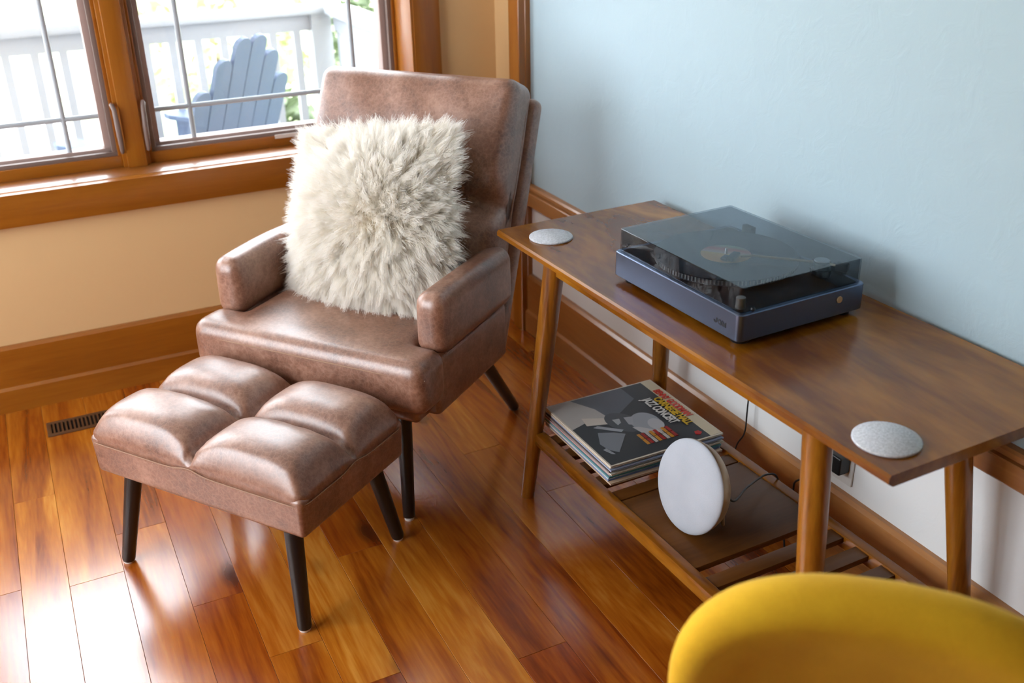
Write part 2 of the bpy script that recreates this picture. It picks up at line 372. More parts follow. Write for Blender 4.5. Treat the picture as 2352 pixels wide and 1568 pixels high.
# --- casement windows: wooden stop, bronze screen frame, taupe sash, grille and pane
def frame(name, x0, x1, z0, z1, wd, y0, y1, mat, parent, wb_=None, bevel=0.0015):
    wb_ = wb_ or wd
    m = MB(); m.box(x0, x1, y0, y1, z0, z0+wb_); m.box(x0, x1, y0, y1, z1-wd, z1); m.box(x0, x0+wd, y0, y1, z0+wb_, z1-wd); m.box(x1-wd, x1, y0, y1, z0+wb_, z1-wd)
    return m.build(name, mat, parent, bevel=bevel)
def casement(name, label, x0, x1, grille=True):
    r = struct(empty(name, ((x0+x1)/2, 0.12, WZ0)), label); cx, cz = (x0+x1)/2, WZ0
    def F(n, a0, a1, b0, b1, wd, y0, y1, mat, wb_=None): return frame(n, a0-cx, a1-cx, b0-cz, b1-cz, wd, y0-0.12, y1-0.12, mat, r, wb_)
    top = WZ1-0.018
    F('window_frame', x0, x1, WZ0, top, 0.010, 0.122, 0.21, M_TRIM_X, 0.034)
    F('screen_frame', x0+0.008, x1-0.008, WZ0+0.032, top-0.01, 0.016, 0.130, 0.148, M_BRONZE, 0.014)
    F('sash', x0+0.010, x1-0.010, WZ0+0.020, top-0.01, 0.032, 0.155, 0.205, M_SASH, 0.034)
    gx0, gx1, gz0, gz1 = x0+0.036, x1-0.036, WZ0+0.048, top-0.036
    box('pane', gx0-cx-0.004, gx1-cx+0.004, 0.056, 0.060, gz0-cz-0.004, gz1-cz+0.004, M_GLASS, r)
    mw = 0.008
    for gx in (gx0+0.112, gx1-0.105): MB().tube([(gx-cx, 0.047, gz0-cz), (gx-cx, 0.047, gz1-cz)], mw, 12).build('grille_bar', M_MUNTIN, r, smooth=True)
    for gz in (gz0+0.104, gz1-0.104): MB().tube([(gx0-cx, 0.047, gz-cz), (gx1-cx, 0.047, gz-cz)], mw*0.96, 12).build('grille_bar', M_MUNTIN, r, smooth=True)
    return r
MUL = [(-1.212, -1.132), (-2.046, -1.966)]
casement('window_1', 'right casement window behind the armchair', MUL[0][1], WX1-0.004)
casement('window_2', 'left casement window with a prairie grille', MUL[1][1], MUL[0][0])
casement('window_3', 'far left casement window outside the view', WX0+0.004, MUL[1][0])
for i, (a, b) in enumerate(MUL):
    m = MB(); m.box(a+0.012, b-0.012, 0.095, 0.21, WZ0, WZ1-0.018); m.box(a, b, 0.108, 0.21, WZ0, WZ1-0.018)
    o = struct(m.build('trim_%d' % (11+i), M_TRIM_Z, bevel=0.002), ('wooden mullion between the two casements', 'wooden mullion beside the far left casement')[i])
    for sx, xx in ((1, a+0.002), (-1, b-0.002)):
        MB().tube([(xx, 0.100, 0.712), (xx, 0.090, 0.730), (xx-0.001*sx, 0.086, 0.790), (xx-0.003*sx, 0.084, 0.845), (xx-0.006*sx, 0.092, 0.856), (xx-0.007*sx, 0.106, 0.856)], [0.005, 0.007, 0.008, 0.007, 0.007, 0.006], 12).build('sash_lock', M_BRONZE, o, smooth=True)
m = MB(); m.box(-0.74, -0.66, 0.118, 0.1215, WZ0+0.026, WZ0+0.038)
struct(m.build('trim_13', plain('pale_maker_tag', (0.62, 0.55, 0.50), 0.6)), 'small pale tag on the window frame')
# side-wall window (daylight from the left), outside the view
r = struct(empty('window_4', (XL, (LWY0+LWY1)/2, LZ0)), 'wide glazed opening in the side wall'); hy = (LWY1-LWY0)/2; hz = LZ1-LZ0
m = MB()
for a, b, c_, d_ in ((-hy, hy, 0, 0.05), (-hy, hy, hz-0.05, hz), (-hy, -hy+0.05, 0.05, hz-0.05), (hy-0.05, hy, 0.05, hz-0.05), (-0.03, 0.03, 0.05, hz-0.05)): m.box(-0.10, -0.005, a, b, c_, d_)
m.build('window_frame', M_TRIM_Y, r, bevel=0)
box('pane', -0.06, -0.055, -hy+0.04, hy-0.04, 0.04, hz-0.04, M_GLASS, r)

# --- floor register
v = tag(empty('floor_vent', (-1.585, -0.243, 0.0)), 'brown slotted floor vent beside the window wall baseboard', 'vent')
M_VENT = plain('vent_brown', (0.10, 0.045, 0.018), 0.45); M_VDARK = plain('vent_dark', (0.006, 0.004, 0.003), 0.9)
L, D = 0.262, 0.086
box('duct_shade', 0.006, L-0.006, 0.006, D-0.006, 0.0003, 0.0012, M_VDARK, v)  # flat near-black sheet painted as the shade between the slats, no real duct
m = MB()
for b in ((0, L, 0, 0.012), (0, L, D-0.012, D), (0, 0.012, 0.012, D-0.012), (L-0.012, L, 0.012, D-0.012)): m.box(*b, 0.0003, 0.005)
m.build('frame', M_VENT, v, bevel=0.001)
k = 0.0165
while k < L-0.016: box('slat', k, k+0.0052, 0.011, D-0.011, 0.0012, 0.0046, M_VENT, v); k += 0.0112

# ================================================================== CONSOLE TABLE
TX, TY, TR, TT = -0.4952, -1.0209, 0.0203, 0.684
TL, TW = 1.2406, 0.4641
tb = tag(empty('console_table', (TX, TY, 0), TR), 'walnut-stained console table with round tapered legs and a slatted shelf', 'table')
prof = [(0.004, TT), (0, TT-0.004), (0, TT-0.014), (0.010, TT-0.021), (TW-0.010, TT-0.021), (TW, TT-0.014), (TW, TT-0.004), (TW-0.004, TT)]
prism('tabletop', prof, 'y', -TL, 0, M_TABLE, tb)
for (a, b), (c_, d_) in ((((0.050, -0.195)), ((0.000, -0.141))), (((0.050, -1.047)), ((0.002, -1.150))), (((0.368, -0.190)), ((0.415, -0.120))), (((0.368, -1.050)), ((0.415, -1.150)))):
    MB().tube([(a, b, TT-0.021), (a+(c_-a)*.3, b+(d_-b)*.3, (TT-.02)*.7), (c_, d_, 0.004), (c_, d_, 0.0)], [0.0252, 0.0240, 0.0165, 0.0155], 28).build('leg', M_TABLE_L, tb, smooth=True)
box('apron_rail', 0.040, 0.062, -1.040, -0.205, TT-0.056, TT-0.021, M_TABLE, tb, 0.002)
box('apron_rail', 0.360, 0.380, -1.040, -0.205, TT-0.056, TT-0.021, M_TABLE, tb, 0.002)
SH = 0.201
box('shelf_rail', 0.006, 0.032, -1.105, -0.165, SH-0.032, SH, M_TABLE, tb, 0.002)
box('shelf_rail', 0.366, 0.392, -1.105, -0.155, SH-0.032, SH, M_TABLE, tb, 0.002)
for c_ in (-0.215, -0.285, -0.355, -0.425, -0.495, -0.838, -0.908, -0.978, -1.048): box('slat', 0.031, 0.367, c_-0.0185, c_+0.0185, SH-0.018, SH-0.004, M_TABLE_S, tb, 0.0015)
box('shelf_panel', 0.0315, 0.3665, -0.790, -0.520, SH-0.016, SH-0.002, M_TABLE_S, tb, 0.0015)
def on_table(u, v): c_, s_ = math.cos(TR), math.sin(TR); return (TX+u*c_-v*s_, TY+u*s_+v*c_)

# --- felt coasters
M_FELT = felt('grey_felt', (0.42, 0.43, 0.46), (0.68, 0.69, 0.73))
for loc, lab in (((-0.401, -2.186), 'round grey felt coaster on the near end of the console table'), ((-0.408, -1.134), 'round grey felt coaster on the far end of the console table beside the armchair')):
    R_ = 0.0515
    o = MB().lathe([(0, 0), (R_-0.001, 0), (R_, 0.001), (R_, 0.0038), (R_-0.0012, 0.005), (0, 0.005)], 64).build('coaster', M_FELT, smooth=True, sharp=50)
    o.location = (loc[0], loc[1], TT); tag(o, lab, 'coaster', 'felt coasters on the console table')

# ================================================================== TURNTABLE
QX, QY, QR = -0.4083, -1.4333, 0.0379
QW, QD, Z3, Z2, Z1 = 0.3847, 0.2938, 0.6959-TT, 0.7489-TT, 0.7982-TT
tt = tag(empty('turntable', (QX, QY, TT), QR), 'slate grey record player with a smoked clear dust cover on the console table', 'turntable')
M_SLATE = plain('slate_plinth', (0.135, 0.168, 0.250), 0.30, metal=0.95, bump=0.10, bscale=900)
M_BLK = plain('black_plastic', (0.008, 0.008, 0.009), 0.35, bscale=60)
M_MATTE = plain('deck_black', (0.006, 0.006, 0.007), 0.5, spec=0.2, bscale=300)
M_BRASS = plain('champagne_metal', (0.62, 0.45, 0.26), 0.32, metal=0.7)
M_SILVER = plain('silver_metal', (0.62, 0.60, 0.58), 0.28, metal=0.85)
M_SMOKE = glass_thin('smoked_acrylic', (0.64, 0.67, 0.70), 1.42, (0.92, 0.97, 1.0))
def rounded_rect(x0, x1, y0, y1, r, n=6):
    out = []
    for cx, cy, a0 in ((x1-r, y1-r, 0), (x0+r, y1-r, 90), (x0+r, y0+r, 180), (x1-r, y0+r, 270)):
        for i in range(n+1):
            a = math.radians(a0 + 90*i/n); out.append((cx+r*math.cos(a), cy+r*math.sin(a)))
    return out
def slab(name, rect, r, z0, z1, mat, parent, chamf=0.0015):
    x0, x1, y0, y1 = rect; m = MB(); rings = []
    for ins, z in ((chamf, z0), (0, z0+chamf), (0, z1-chamf), (chamf, z1)):
        rings.append([(px, py, z) for px, py in rounded_rect(x0+ins, x1-ins, y0+ins, y1-ins, r)])
    n = len(rings[0]); v = [p for rg in rings for p in rg]; f = [tuple(range(n))[::-1], tuple(range(3*n, 4*n))]
    for i in range(3):
        for k in range(n): f.append((i*n+k, i*n+(k+1)%n, (i+1)*n+(k+1)%n, (i+1)*n+k))
    return m.add(v, f).build(name, mat, parent, smooth=True, sharp=35)
slab('plinth', (-0.008, QD+0.008, -QW-0.008, 0.008), 0.012, Z3, Z2, M_SLATE, tt)
slab('deck_plate', (0.003, QD-0.003, -QW+0.003, -0.003), 0.010, Z2-0.001, Z2+0.0006, M_MATTE, tt, 0.0003)
for u, v_ in ((0.022, -0.025), (0.022, -QW+0.022), (QD-0.022, -0.025), (QD-0.022, -QW+0.022)):
    MB().lathe([(0, 0), (0.017, 0), (0.018, 0.002), (0.018, Z3), (0, Z3)], 28, (u, v_, 0)).build('foot', M_BLK, tt, smooth=True)
RC = (0.148, -0.163)
MB().lathe([(0, Z2+.0006), (0.139, Z2+.0006), (0.1415, Z2+0.004), (0.1415, Z2+0.014), (0, Z2+0.014)], 96, (*RC, 0)).build('platter', plain('platter_grey', (0.22, 0.22, 0.23), 0.4, metal=0.5), tt, smooth=True)
m = MB()
for k in range(120):
    a = 2*math.pi*k/120; c_, s_ = math.cos(a), math.sin(a)
    q = [(RC[0]+c_*rr-s_*tt_, RC[1]+s_*rr+c_*tt_) for rr, tt_ in ((0.1405, -0.0016), (0.1430, -0.0016), (0.1430, 0.0016), (0.1405, 0.0016))]
    m.add([(p[0], p[1], z) for z in (Z2+0.0045, Z2+0.0135) for p in q], [(0,1,5,4), (1,2,6,5), (2,3,7,6), (4,5,6,7)])
o = m.build('strobe_dots', plain('strobe_dot', (0.42, 0.40, 0.37), 0.4, metal=0.5), tt); o['kind'] = 'stuff'
# dust cover: five real walls
LT = 0.0028
lid = MB(); lid.box(0, QD, -QW, 0, Z1-LT, Z1); lid.box(0, LT, -QW, 0, Z2+.0008, Z1-LT); lid.box(QD-LT, QD, -QW, 0, Z2+.0008, Z1-LT); lid.box(LT, QD-LT, -QW, -QW+LT, Z2+.0008, Z1-LT); lid.box(LT, QD-LT, -LT, 0, Z2+.0008, Z1-LT)
def lid_mesh():
    x0, x1, y0, y1, r = 0, QD, -QW, 0, 0.006
    rings = [rounded_rect(x0, x1, y0, y1, r)] ; inn = rounded_rect(x0+LT, x1-LT, y0+LT, y1-LT, r-LT+0.0005); ch = rounded_rect(x0+.0012, x1-.0012, y0+.0012, y1-.0012, r)
    n = len(inn); zb = Z2+.0008
    v = [(*p, zb) for p in rings[0]] + [(*p, Z1-.0012) for p in rings[0]] + [(*p, Z1) for p in ch] + [(*p, zb) for p in inn] + [(*p, Z1-LT) for p in inn]
    f = [tuple(2*n+k for k in range(n)), tuple(4*n+k for k in range(n))[::-1]]
    for k in range(n):
        j = (k+1) % n; f += [(k, j, n+j, n+k), (n+k, n+j, 2*n+j, 2*n+k), (3*n+j, 3*n+k, 4*n+k, 4*n+j), (k, 3*n+k, 3*n+j, j)]
    return mesh('dust_cover', v, f, M_SMOKE, tt, smooth=True, sharp=25)
lid_mesh()
for u, v_, ax in ((0.025, -QW-0.0025, 'y'), (0.025, 0.0025, 'y')):
    MB().lathe([(0, -0.004), (0.0035, -0.0035), (0.005, 0), (0.0035, 0.0035), (0, 0.004)], 20, (u, v_, Z2+0.006)).build('bumper', M_BLK, tt, smooth=True)
o = MB().lathe([(0, -0.001), (0.0065, -0.001), (0.007, 0.0005), (0.0065, 0.0022), (0, 0.0025)], 32).build('power_button', M_BRASS, tt, smooth=True); o.location = (0.234, -QW-0.008, 0.729-TT); o.rotation_euler = (math.radians(90), 0, 0)
MB().lathe([(0, 0), (0.0095, 0), (0.0095, 0.003), (0.0088, 0.0035), (0.0088, 0.020), (0.0080, 0.0208), (0, 0.0208)], 32, (0.018, -0.362, Z2+.0006)).build('speed_knob', plain('knob_metal', (0.50, 0.44, 0.36), 0.35, metal=0.7), tt, smooth=True)
# tonearm
MB().lathe([(0, 0), (0.019, 0), (0.019, 0.012), (0.015, 0.013), (0.015, 0.024), (0.017, 0.0255), (0.017, 0.0275), (0, 0.028)], 40, (0.256, -0.318, Z2+.0006)).build('tonearm_base', M_BLK, tt, smooth=True)
MB().lathe([(0, 0), (0.0150, 0), (0.0155, 0.0012), (0.0140, 0.0026), (0, 0.0026)], 40, (0.256, -0.318, Z2+0.029)).build('pivot_cap', M_SILVER, tt, smooth=True)
arm = MB().tube([(0.268, -0.345, Z2+0.026), (0.256, -0.318, Z2+0.026), (0.238, -0.297, Z2+0.0255), (0.172, -0.219, Z2+0.0245), (0.150, -0.205, Z2+0.0235)], 0.0026, 14).build('tonearm', M_BRASS, tt, smooth=True)
o = rbox('counterweight', (0, 0, 0), (0.0085, 0.012, 0.0085), 0.004, M_BLK, tt, mid=2); o.location = (0.272, -0.355, Z2+0.026); o.rotation_euler = (0, 0, math.radians(28))
o = rbox('headshell', (0, 0, 0), (0.0075, 0.019, 0.0045), 0.0025, M_BLK, tt, mid=2); o.location = (0.137, -0.198, Z2+0.0235); o.rotation_euler = (0, 0, math.radians(-62))
o = rbox('cartridge', (0, 0, 0), (0.0065, 0.011, 0.0030), 0.0015, M_BLK, tt, mid=2); o.location = (0.123, -0.191, Z2+0.0210); o.rotation_euler = (0, 0, math.radians(-62))
box('arm_rest', 0.262, 0.272, -0.292, -0.280, Z2+.0006, Z2+0.020, M_BLK, tt, 0.002)
box('hinge', QD-0.004, QD+0.010, -0.075, -0.045, Z2-0.004, Z2+0.018, M_BLK, tt, 0.002)
box('hinge', QD-0.004, QD+0.010, -0.340, -0.310, Z2-0.004, Z2+0.018, M_BLK, tt, 0.002)
# logo on the plinth front
def logo():
    me = MB(); X = -0.0086; T_ = 0.0005
    def poly(pts, x=X):
        n = len(pts); v = [(x, p[0], p[1]) for p in pts] + [(x+T_*1.6, p[0], p[1]) for p in pts]
        me.add(v, [tuple(range(n)), tuple(range(2*n-1, n-1, -1))] + [(i, (i+1)%n, (i+1)%n+n, i+n) for i in range(n)])
    y0, zc, h = -0.3225, 0.7185-TT, 0.0105          # reading direction is -y
    def P(a, b): return (y0 - a*h, zc + (b-0.5)*h)
    j = [P(0.62, 1), P(0.95, 1), P(0.95, 0.42)] + [P(0.475+0.475*math.cos(t), 0.42+0.42*math.sin(t)) for t in [0-math.pi*i/10 for i in range(1, 10)]] + [P(0.0, 0.42), P(0.0, 0.50), P(0.33, 0.50)] + [P(0.475+0.145*math.cos(t), 0.42+0.145*math.sin(t)) for t in [math.pi+math.pi*i/8 for i in range(1, 8)]] + [P(0.62, 0.42)]
    poly(j)
    cx = 1.62
    poly([P(cx+0.5*math.cos(t), 0.5+0.5*math.sin(t)) for t in [math.radians(a) for a in range(0, 271, 15)]] + [P(cx+0.5, 0.0)])
    poly([P(2.28, 0), P(2.28, 1), P(2.80, 0.62), P(3.32, 1), P(3.32, 0)])
    o1 = me.build('brand_logo', plain('logo_ink', (0.006, 0.008, 0.014), 0.5), tt)
    m2 = MB(); e = 0.16
    q = [P(cx+e*math.cos(t)*0.9, 0.5+0.24*math.sin(t)) for t in [2*math.pi*i/16 for i in range(16)]]
    q2 = [P(3.02, 0.10), P(3.02, 0.40), P(2.74, 0.25)]
    for pts in (q,):
        n = len(pts); m2.add([(X-0.0002, p[0], p[1]) for p in pts] + [(X+0.0005, p[0], p[1]) for p in pts], [tuple(range(n)), tuple(range(2*n-1, n-1, -1))] + [(i, (i+1)%n, (i+1)%n+n, i+n) for i in range(n)])
    m2.build('logo_counter', M_SLATE, tt)
logo()
# record on the platter
M_VINYL = plain('vinyl', (0.008, 0.008, 0.009), 0.22)
def vinyl_mat():
    t = NT('grooved_vinyl'); tc = t.n('TexCoord'); sp = t.n('SeparateXYZ', None, Vector=tc.outputs['Object'])
    r = t.math('SQRT', t.math('ADD', t.math('MULTIPLY', sp.outputs[0], sp.outputs[0]), t.math('MULTIPLY', sp.outputs[1], sp.outputs[1])))
    h = t.math('SINE', t.math('MULTIPLY', r, 6000.0))
    kw = dict(Base_Color=(0.006, 0.006, 0.007), Roughness=0.22, Normal=t.bump(h, 0.08, 0.0003)); kw['Specular_IOR_Level'] = 0.3; return t.surf(**kw)
cq, sq = math.cos(QR), math.sin(QR)
rc = (QX+RC[0]*cq-RC[1]*sq, QY+RC[0]*sq+RC[1]*cq, TT+Z2+0.014)
rec = tag(empty('vinyl_record', rc, QR), 'black vinyl record with an orange label lying under the smoked dust cover', 'record')
MB().lathe([(0, 0), (0.1440, 0), (0.1445, 0.001), (0.1440, 0.0018), (0.050, 0.0014), (0, 0.0014)], 128).build('disc', vinyl_mat(), rec, smooth=True)
def label_mat():
    t = NT('record_label'); tc = t.n('TexCoord'); sp = t.n('SeparateXYZ', None, Vector=tc.outputs['Object'])
    f = t.math('ADD', t.math('MULTIPLY', t.math('ADD', t.math('MULTIPLY', sp.outputs[0], 0.8), t.math('MULTIPLY', sp.outputs[1], 0.6)), 10.0), 0.5)
    return t.surf(Base_Color=t.ramp(f, [(0.30, (0.75, 0.33, 0.05)), (0.48, (0.72, 0.42, 0.10)), (0.52, (0.62, 0.40, 0.30)), (0.75, (0.60, 0.16, 0.10)), (0.95, (0.30, 0.34, 0.22))]), Roughness=0.5)
MB().lathe([(0, 0.0014), (0.0505, 0.0014), (0.0505, 0.0019), (0, 0.0019)], 64).build('paper_label', label_mat(), rec)
MB().lathe([(0, 0.0), (0.0030, 0), (0.0028, 0.012), (0.0015, 0.0135), (0, 0.0137)], 16, (RC[0], RC[1], Z2+0.014)).build('spindle', M_SILVER, tt, smooth=True)

# ================================================================== RECORD SLEEVES on the shelf
edge_cols = [(0.10, 0.09, 0.09), (0.55, 0.40, 0.28), (0.16, 0.24, 0.46), (0.62, 0.60, 0.58), (0.10, 0.30, 0.36), (0.50, 0.30, 0.30), (0.60, 0.55, 0.46), (0.14, 0.10, 0.10), (0.30, 0.36, 0.50), (0.58, 0.50, 0.38), (0.58, 0.54, 0.46)]
edge_names = ['charcoal', 'kraft brown', 'navy blue', 'off white', 'teal', 'dusty red', 'cream', 'black', 'slate blue', 'buff', 'ivory']
SS = 0.3130; NS = len(edge_cols); z = SH-0.002
base = on_table(0.052-0.0035+SS/2, -0.146-SS/2)
ordw = ['lowest', 'second lowest', 'third from the bottom', 'fourth from the bottom', 'fifth from the bottom', 'middle', 'sixth from the top', 'fourth from the top', 'third from the top', 'second from the top', 'topmost']
ordw[6] = 'fifth from the top'
for i in range(NS):
    th = 0.0046; top = i == NS-1
    dx, dy, rz = (0, 0, 0) if top else (random.uniform(-.004, .001), random.uniform(-.008, .006), random.uniform(-.009, .009))
    s = tag(empty('record_sleeve', (base[0]+dx, base[1]+dy, z), TR-0.020+rz), ('topmost record sleeve on the shelf with a dark cover and red and yellow lettering' if top else '%s edged record sleeve, %s of the shelf stack' % (edge_names[i], ordw[i])), 'record sleeve', 'record sleeves stacked on the table shelf')
    h = SS/2
    cm = plain('sleeve_card', edge_cols[i], 0.55, bscale=25)
    box('cover_card', -h, h, -h, h, 0.0002, 0.0012, cm, s); box('cover_card', -h, h, -h, h, th-0.0014, th-0.0002, cm, s)
    box('spine', -h, -h+0.0012, -h, h, 0.0010, th-0.0012, plain('sleeve_spine', tuple(min(1, c_*1.5+.12) for c_ in edge_cols[i]), 0.5, bscale=25), s)
    box('paper_insert', -h+0.002, h-0.002, -h+0.003, h-0.002, 0.0012, th-0.0014, plain('sleeve_paper', (0.55, 0.45, 0.33), 0.8), s)
    z += th
    if top:
        zt = th-0.0002; cnt = [0]
        def patch(name, pts, col, parent=s, zz=None):
            cnt[0] += 1; q = zt + 0.00006*cnt[0]
            # pts: (a, b) with a along reading direction (-y) 0..1, b upwards (+x) 0..1
            v = [(-h+b*SS, h-a*SS, q) for a, b in pts] + [(-h+b*SS, h-a*SS, zt-0.0002) for a, b in pts]; n = len(pts)
            f = [tuple(range(n)), tuple(range(2*n-1, n-1, -1))] + [(k, k+n, (k+1)%n+n, (k+1)%n) for k in range(n)]
            return MB().add(v, f).build(name, plain('ink', col, 0.45, bscale=18), parent)
        def ell(cx, cy, rx, ry, a0=0, a1=360, rot=0, n=28):
            out = []
            for k in range(n):
                t_ = math.radians(a0+(a1-a0)*k/(n-1 if a1-a0 < 360 else n)); ex, ey = rx*math.cos(t_), ry*math.sin(t_); r_ = math.radians(rot)
                out.append((cx+ex*math.cos(r_)-ey*math.sin(r_), cy+ex*math.sin(r_)+ey*math.cos(r_)))
            return out
        pf = 'printed_picture'
        patch(pf, [(0.012, 0.012), (0.985, 0.012), (0.985, 0.895), (0.012, 0.895)], (0.022, 0.028, 0.036))
        patch(pf, [(0.012, 0.10), (0.012, 0.70), (0.22, 0.70), (0.40, 0.42), (0.34, 0.16), (0.20, 0.10)], (0.085, 0.098, 0.125))
        patch(pf, [(0.012, 0.012), (0.42, 0.012), (0.36, 0.20), (0.40, 0.36), (0.22, 0.33), (0.012, 0.22)], (0.42, 0.41, 0.40))
        patch(pf, [(0.30, 0.16), (0.42, 0.14), (0.47, 0.30), (0.40, 0.37)], (0.58, 0.54, 0.49))
        patch(pf, ell(0.50, 0.42, 0.17, 0.115, rot=18), (0.055, 0.065, 0.078))
        patch(pf, ell(0.585, 0.575, 0.155, 0.118, rot=-12), (0.30, 0.33, 0.37))
        patch(pf, ell(0.64, 0.63, 0.085, 0.062, rot=-12), (0.44, 0.46, 0.49))
        patch(pf, [(0.60, 0.44), (0.70, 0.46), (0.76, 0.57), (0.735, 0.66), (0.70, 0.56), (0.62, 0.49)], (0.46, 0.47, 0.48))
        patch(pf, [(0.44, 0.46), (0.55, 0.44), (0.57, 0.47), (0.46, 0.53)], (0.34, 0.36, 0.40))
        patch(pf, [(0.43, 0.36), (0.52, 0.36), (0.50, 0.40), (0.44, 0.42)], (0.36, 0.38, 0.41))
        patch(pf, [(0.55, 0.16), (0.60, 0.27), (0.66, 0.34), (0.86, 0.16), (0.80, 0.11), (0.70, 0.09)], (0.19, 0.215, 0.255))
        patch(pf, [(0.47, 0.17), (0.62, 0.33), (0.60, 0.36), (0.46, 0.21)], (0.33, 0.36, 0.41))
        patch(pf, [(0.78, 0.07), (0.86, 0.10), (0.87, 0.12), (0.77, 0.10)], (0.28, 0.30, 0.34))
        patch(pf, [(0.985, 0.895), (0.985, 0.988), (0.012, 0.988), (0.012, 0.895)], (0.52, 0.46, 0.33))
        cols4 = [(0.50, 0.22, 0.02), (0.30, 0.012, 0.012), (0.46, 0.45, 0.44)]
        for rrow in range(8):
            b = 0.58 - rrow*0.0 ; 
            for kk in range(2):
                a0 = 0.712 + kk*0.082; b0 = 0.405 + rrow*0.036
                patch('printed_name_bar', [(a0, b0), (a0+0.074, b0), (a0+0.074, b0+0.024), (a0, b0+0.024)], cols4[rrow % 3])
        patch('printed_mark', ell(0.906, 0.835, 0.030, 0.030, n=5), (0.42, 0.012, 0.012))
        def text(body, a, b, size, col, off=0.0):
            cu = bpy.data.curves.new('lettering', 'FONT'); cu.body = body; cu.size = size; cu.offset = off; cu.extrude = 0.0001; cu.resolution_u = 3; cu.space_character = 0.92
            tmp = bpy.data.objects.new('lettering_curve', cu); COL.objects.link(tmp); bpy.context.view_layer.update()
            me = bpy.data.meshes.new_from_object(tmp.evaluated_get(bpy.context.evaluated_depsgraph_get())); bpy.data.objects.remove(tmp); me.materials.clear()
            o = link('lettering', me, plain('ink', col, 0.45), s)
            o.location = (-h+b*SS, h-a*SS, zt+0.00006*(cnt[0]+3)); o.rotation_euler = (0, 0, math.radians(-90))
            bpy.context.view_layer.update(); return o
        def fit(o, width): 
            wd = o.dimensions[0]
            if wd > 1e-5: o.scale = (width*SS/wd, 1, 1)
        o = text('BENNY GOODMAN', 0.185, 0.902, 0.0275, (0.50, 0.030, 0.018), 0.0011); fit(o, 0.475)
        o = text('CARNEGIE HALL', 0.300, 0.828, 0.0295, (0.56, 0.36, 0.010), 0.0013); fit(o, 0.475)
        o = text('JAZZ CONCERT', 0.275, 0.735, 0.0350, (0.62, 0.62, 0.60), 0.0013); fit(o, 0.435)
STACK_TOP = z

# ================================================================== DISC SPEAKER on the shelf
sx, sy = on_table(0.1029, -0.6691)
SR = 0.1012; tilt = 0.2237
sp = tag(empty('disc_speaker', (sx, sy, SH-0.002)), 'round white speaker leaning back on the table shelf beside the records', 'speaker')
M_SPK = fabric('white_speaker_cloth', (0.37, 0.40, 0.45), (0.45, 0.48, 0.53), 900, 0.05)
M_SHELL = plain('champagne_shell', (0.46, 0.36, 0.22), 0.38, metal=0.35)
rotm = Matrix.Rotation(TR+0.033, 4, 'Z') @ Matrix.Rotation(-math.pi/2 + tilt, 4, 'Y')   # local +z -> facing the room
ctr = Vector((0, 0, SR*math.cos(tilt)+0.004))
def spart(name, m, mat): 
    o = m.build(name, mat, sp, smooth=True, sharp=50); o.matrix_local = Matrix.Translation(ctr) @ rotm; return o
spart('front_cover', MB().lathe([(0, 0.0135)] + [(SR*math.sin(math.radians(a))**0.55 if a else 0, 0.001+0.0125*math.cos(math.radians(a))) for a in range(12, 91, 6)], 80), M_SPK)
spart('back_shell', MB().lathe([(0, -0.046), (0.055, -0.044), (0.078, -0.038), (0.0905, -0.028), (SR-0.004, -0.014), (SR-0.0005, -0.004), (SR-0.0005, 0.0012), (0, 0.0012)], 80), M_SHELL)
for k in range(5):
    a = math.radians(180 + 8 - 9*k)
    p = ctr + rotm @ Vector((-math.cos(math.radians(-14+9*k))*(SR-0.0015), -math.sin(math.radians(-14+9*k))*(SR-0.0015), -0.005))
    MB().lathe([(0, -0.0018), (0.0014, -0.001), (0.0017, 0), (0.0014, 0.001), (0, 0.0018)], 10, p).build('button', M_SILVER, sp, smooth=True)
pl = ctr + rotm @ Vector((0.070, 0.020, -0.030))
MB().tube([pl, (pl.x+0.020, pl.y-0.004, 0.006), (pl.x+0.0215, pl.y-0.0042, 0.0022)], [0.0052, 0.0042, 0.003], 14).build('leg', plain('ash_leg', (0.55, 0.42, 0.28), 0.5), sp, smooth=True)
pl2 = ctr + rotm @ Vector((0.070, -0.040, -0.030))
MB().tube([pl2, (pl2.x+0.020, pl2.y+0.004, 0.006), (pl2.x+0.0215, pl2.y+0.0042, 0.0022)], [0.0052, 0.0042, 0.003], 14).build('leg', M_SHELL, sp, smooth=True)
# --- cords and plug
M_CORD = plain('black_cord', (0.012, 0.012, 0.013), 0.5)
def bez(name, pts, r, parent):
    P_ = [Vector(p) for p in pts]; P_ = [P_[0]] + P_ + [P_[-1]]; out = []
    for a, b, c_, d in zip(P_, P_[1:], P_[2:], P_[3:]):
        for k in range(8):
            t = k/8; out.append(0.5*((2*b) + (c_-a)*t + (2*a-5*b+4*c_-d)*t*t + (3*b-a-3*c_+d)*t**3))
    out.append(P_[-1])
    bpy.context.view_layer.update(); inv = parent.matrix_world.inverted()
    return MB().tube([inv @ p for p in out], r, 10).build(name, M_CORD, parent, smooth=True)
e0 = Vector((sx, sy, SH-0.002)) + ctr + rotm @ Vector((0.045, -0.02, -0.033))
bez('power_cord', [tuple(e0), (-0.320, -1.752, 0.286), (-0.232, -1.693, 0.255), (-0.153, -1.644, 0.228), (-0.120, -1.634, 0.2215), (-0.092, -1.635, 0.204), (-0.072, -1.640, 0.12), (-0.060, -1.65, 0.006)], 0.0024, sp)
wc = bez('hanging_cable', [(-0.024, -1.428, 0.650), (-0.022, -1.436, 0.45), (-0.028, -1.438, 0.283), (-0.030, -1.440, 0.222), (-0.036, -1.441, 0.198), (-0.050, -1.434, 0.165), (-0.056, -1.43, 0.08), (-0.056, -1.43, 0.003)], 0.0020, empty('cable_anchor'))
anchor = wc.parent; wc.parent = None; bpy.data.objects.remove(anchor); tag(wc, 'thin black cable hanging down the white wall behind the record sleeves', 'cable')
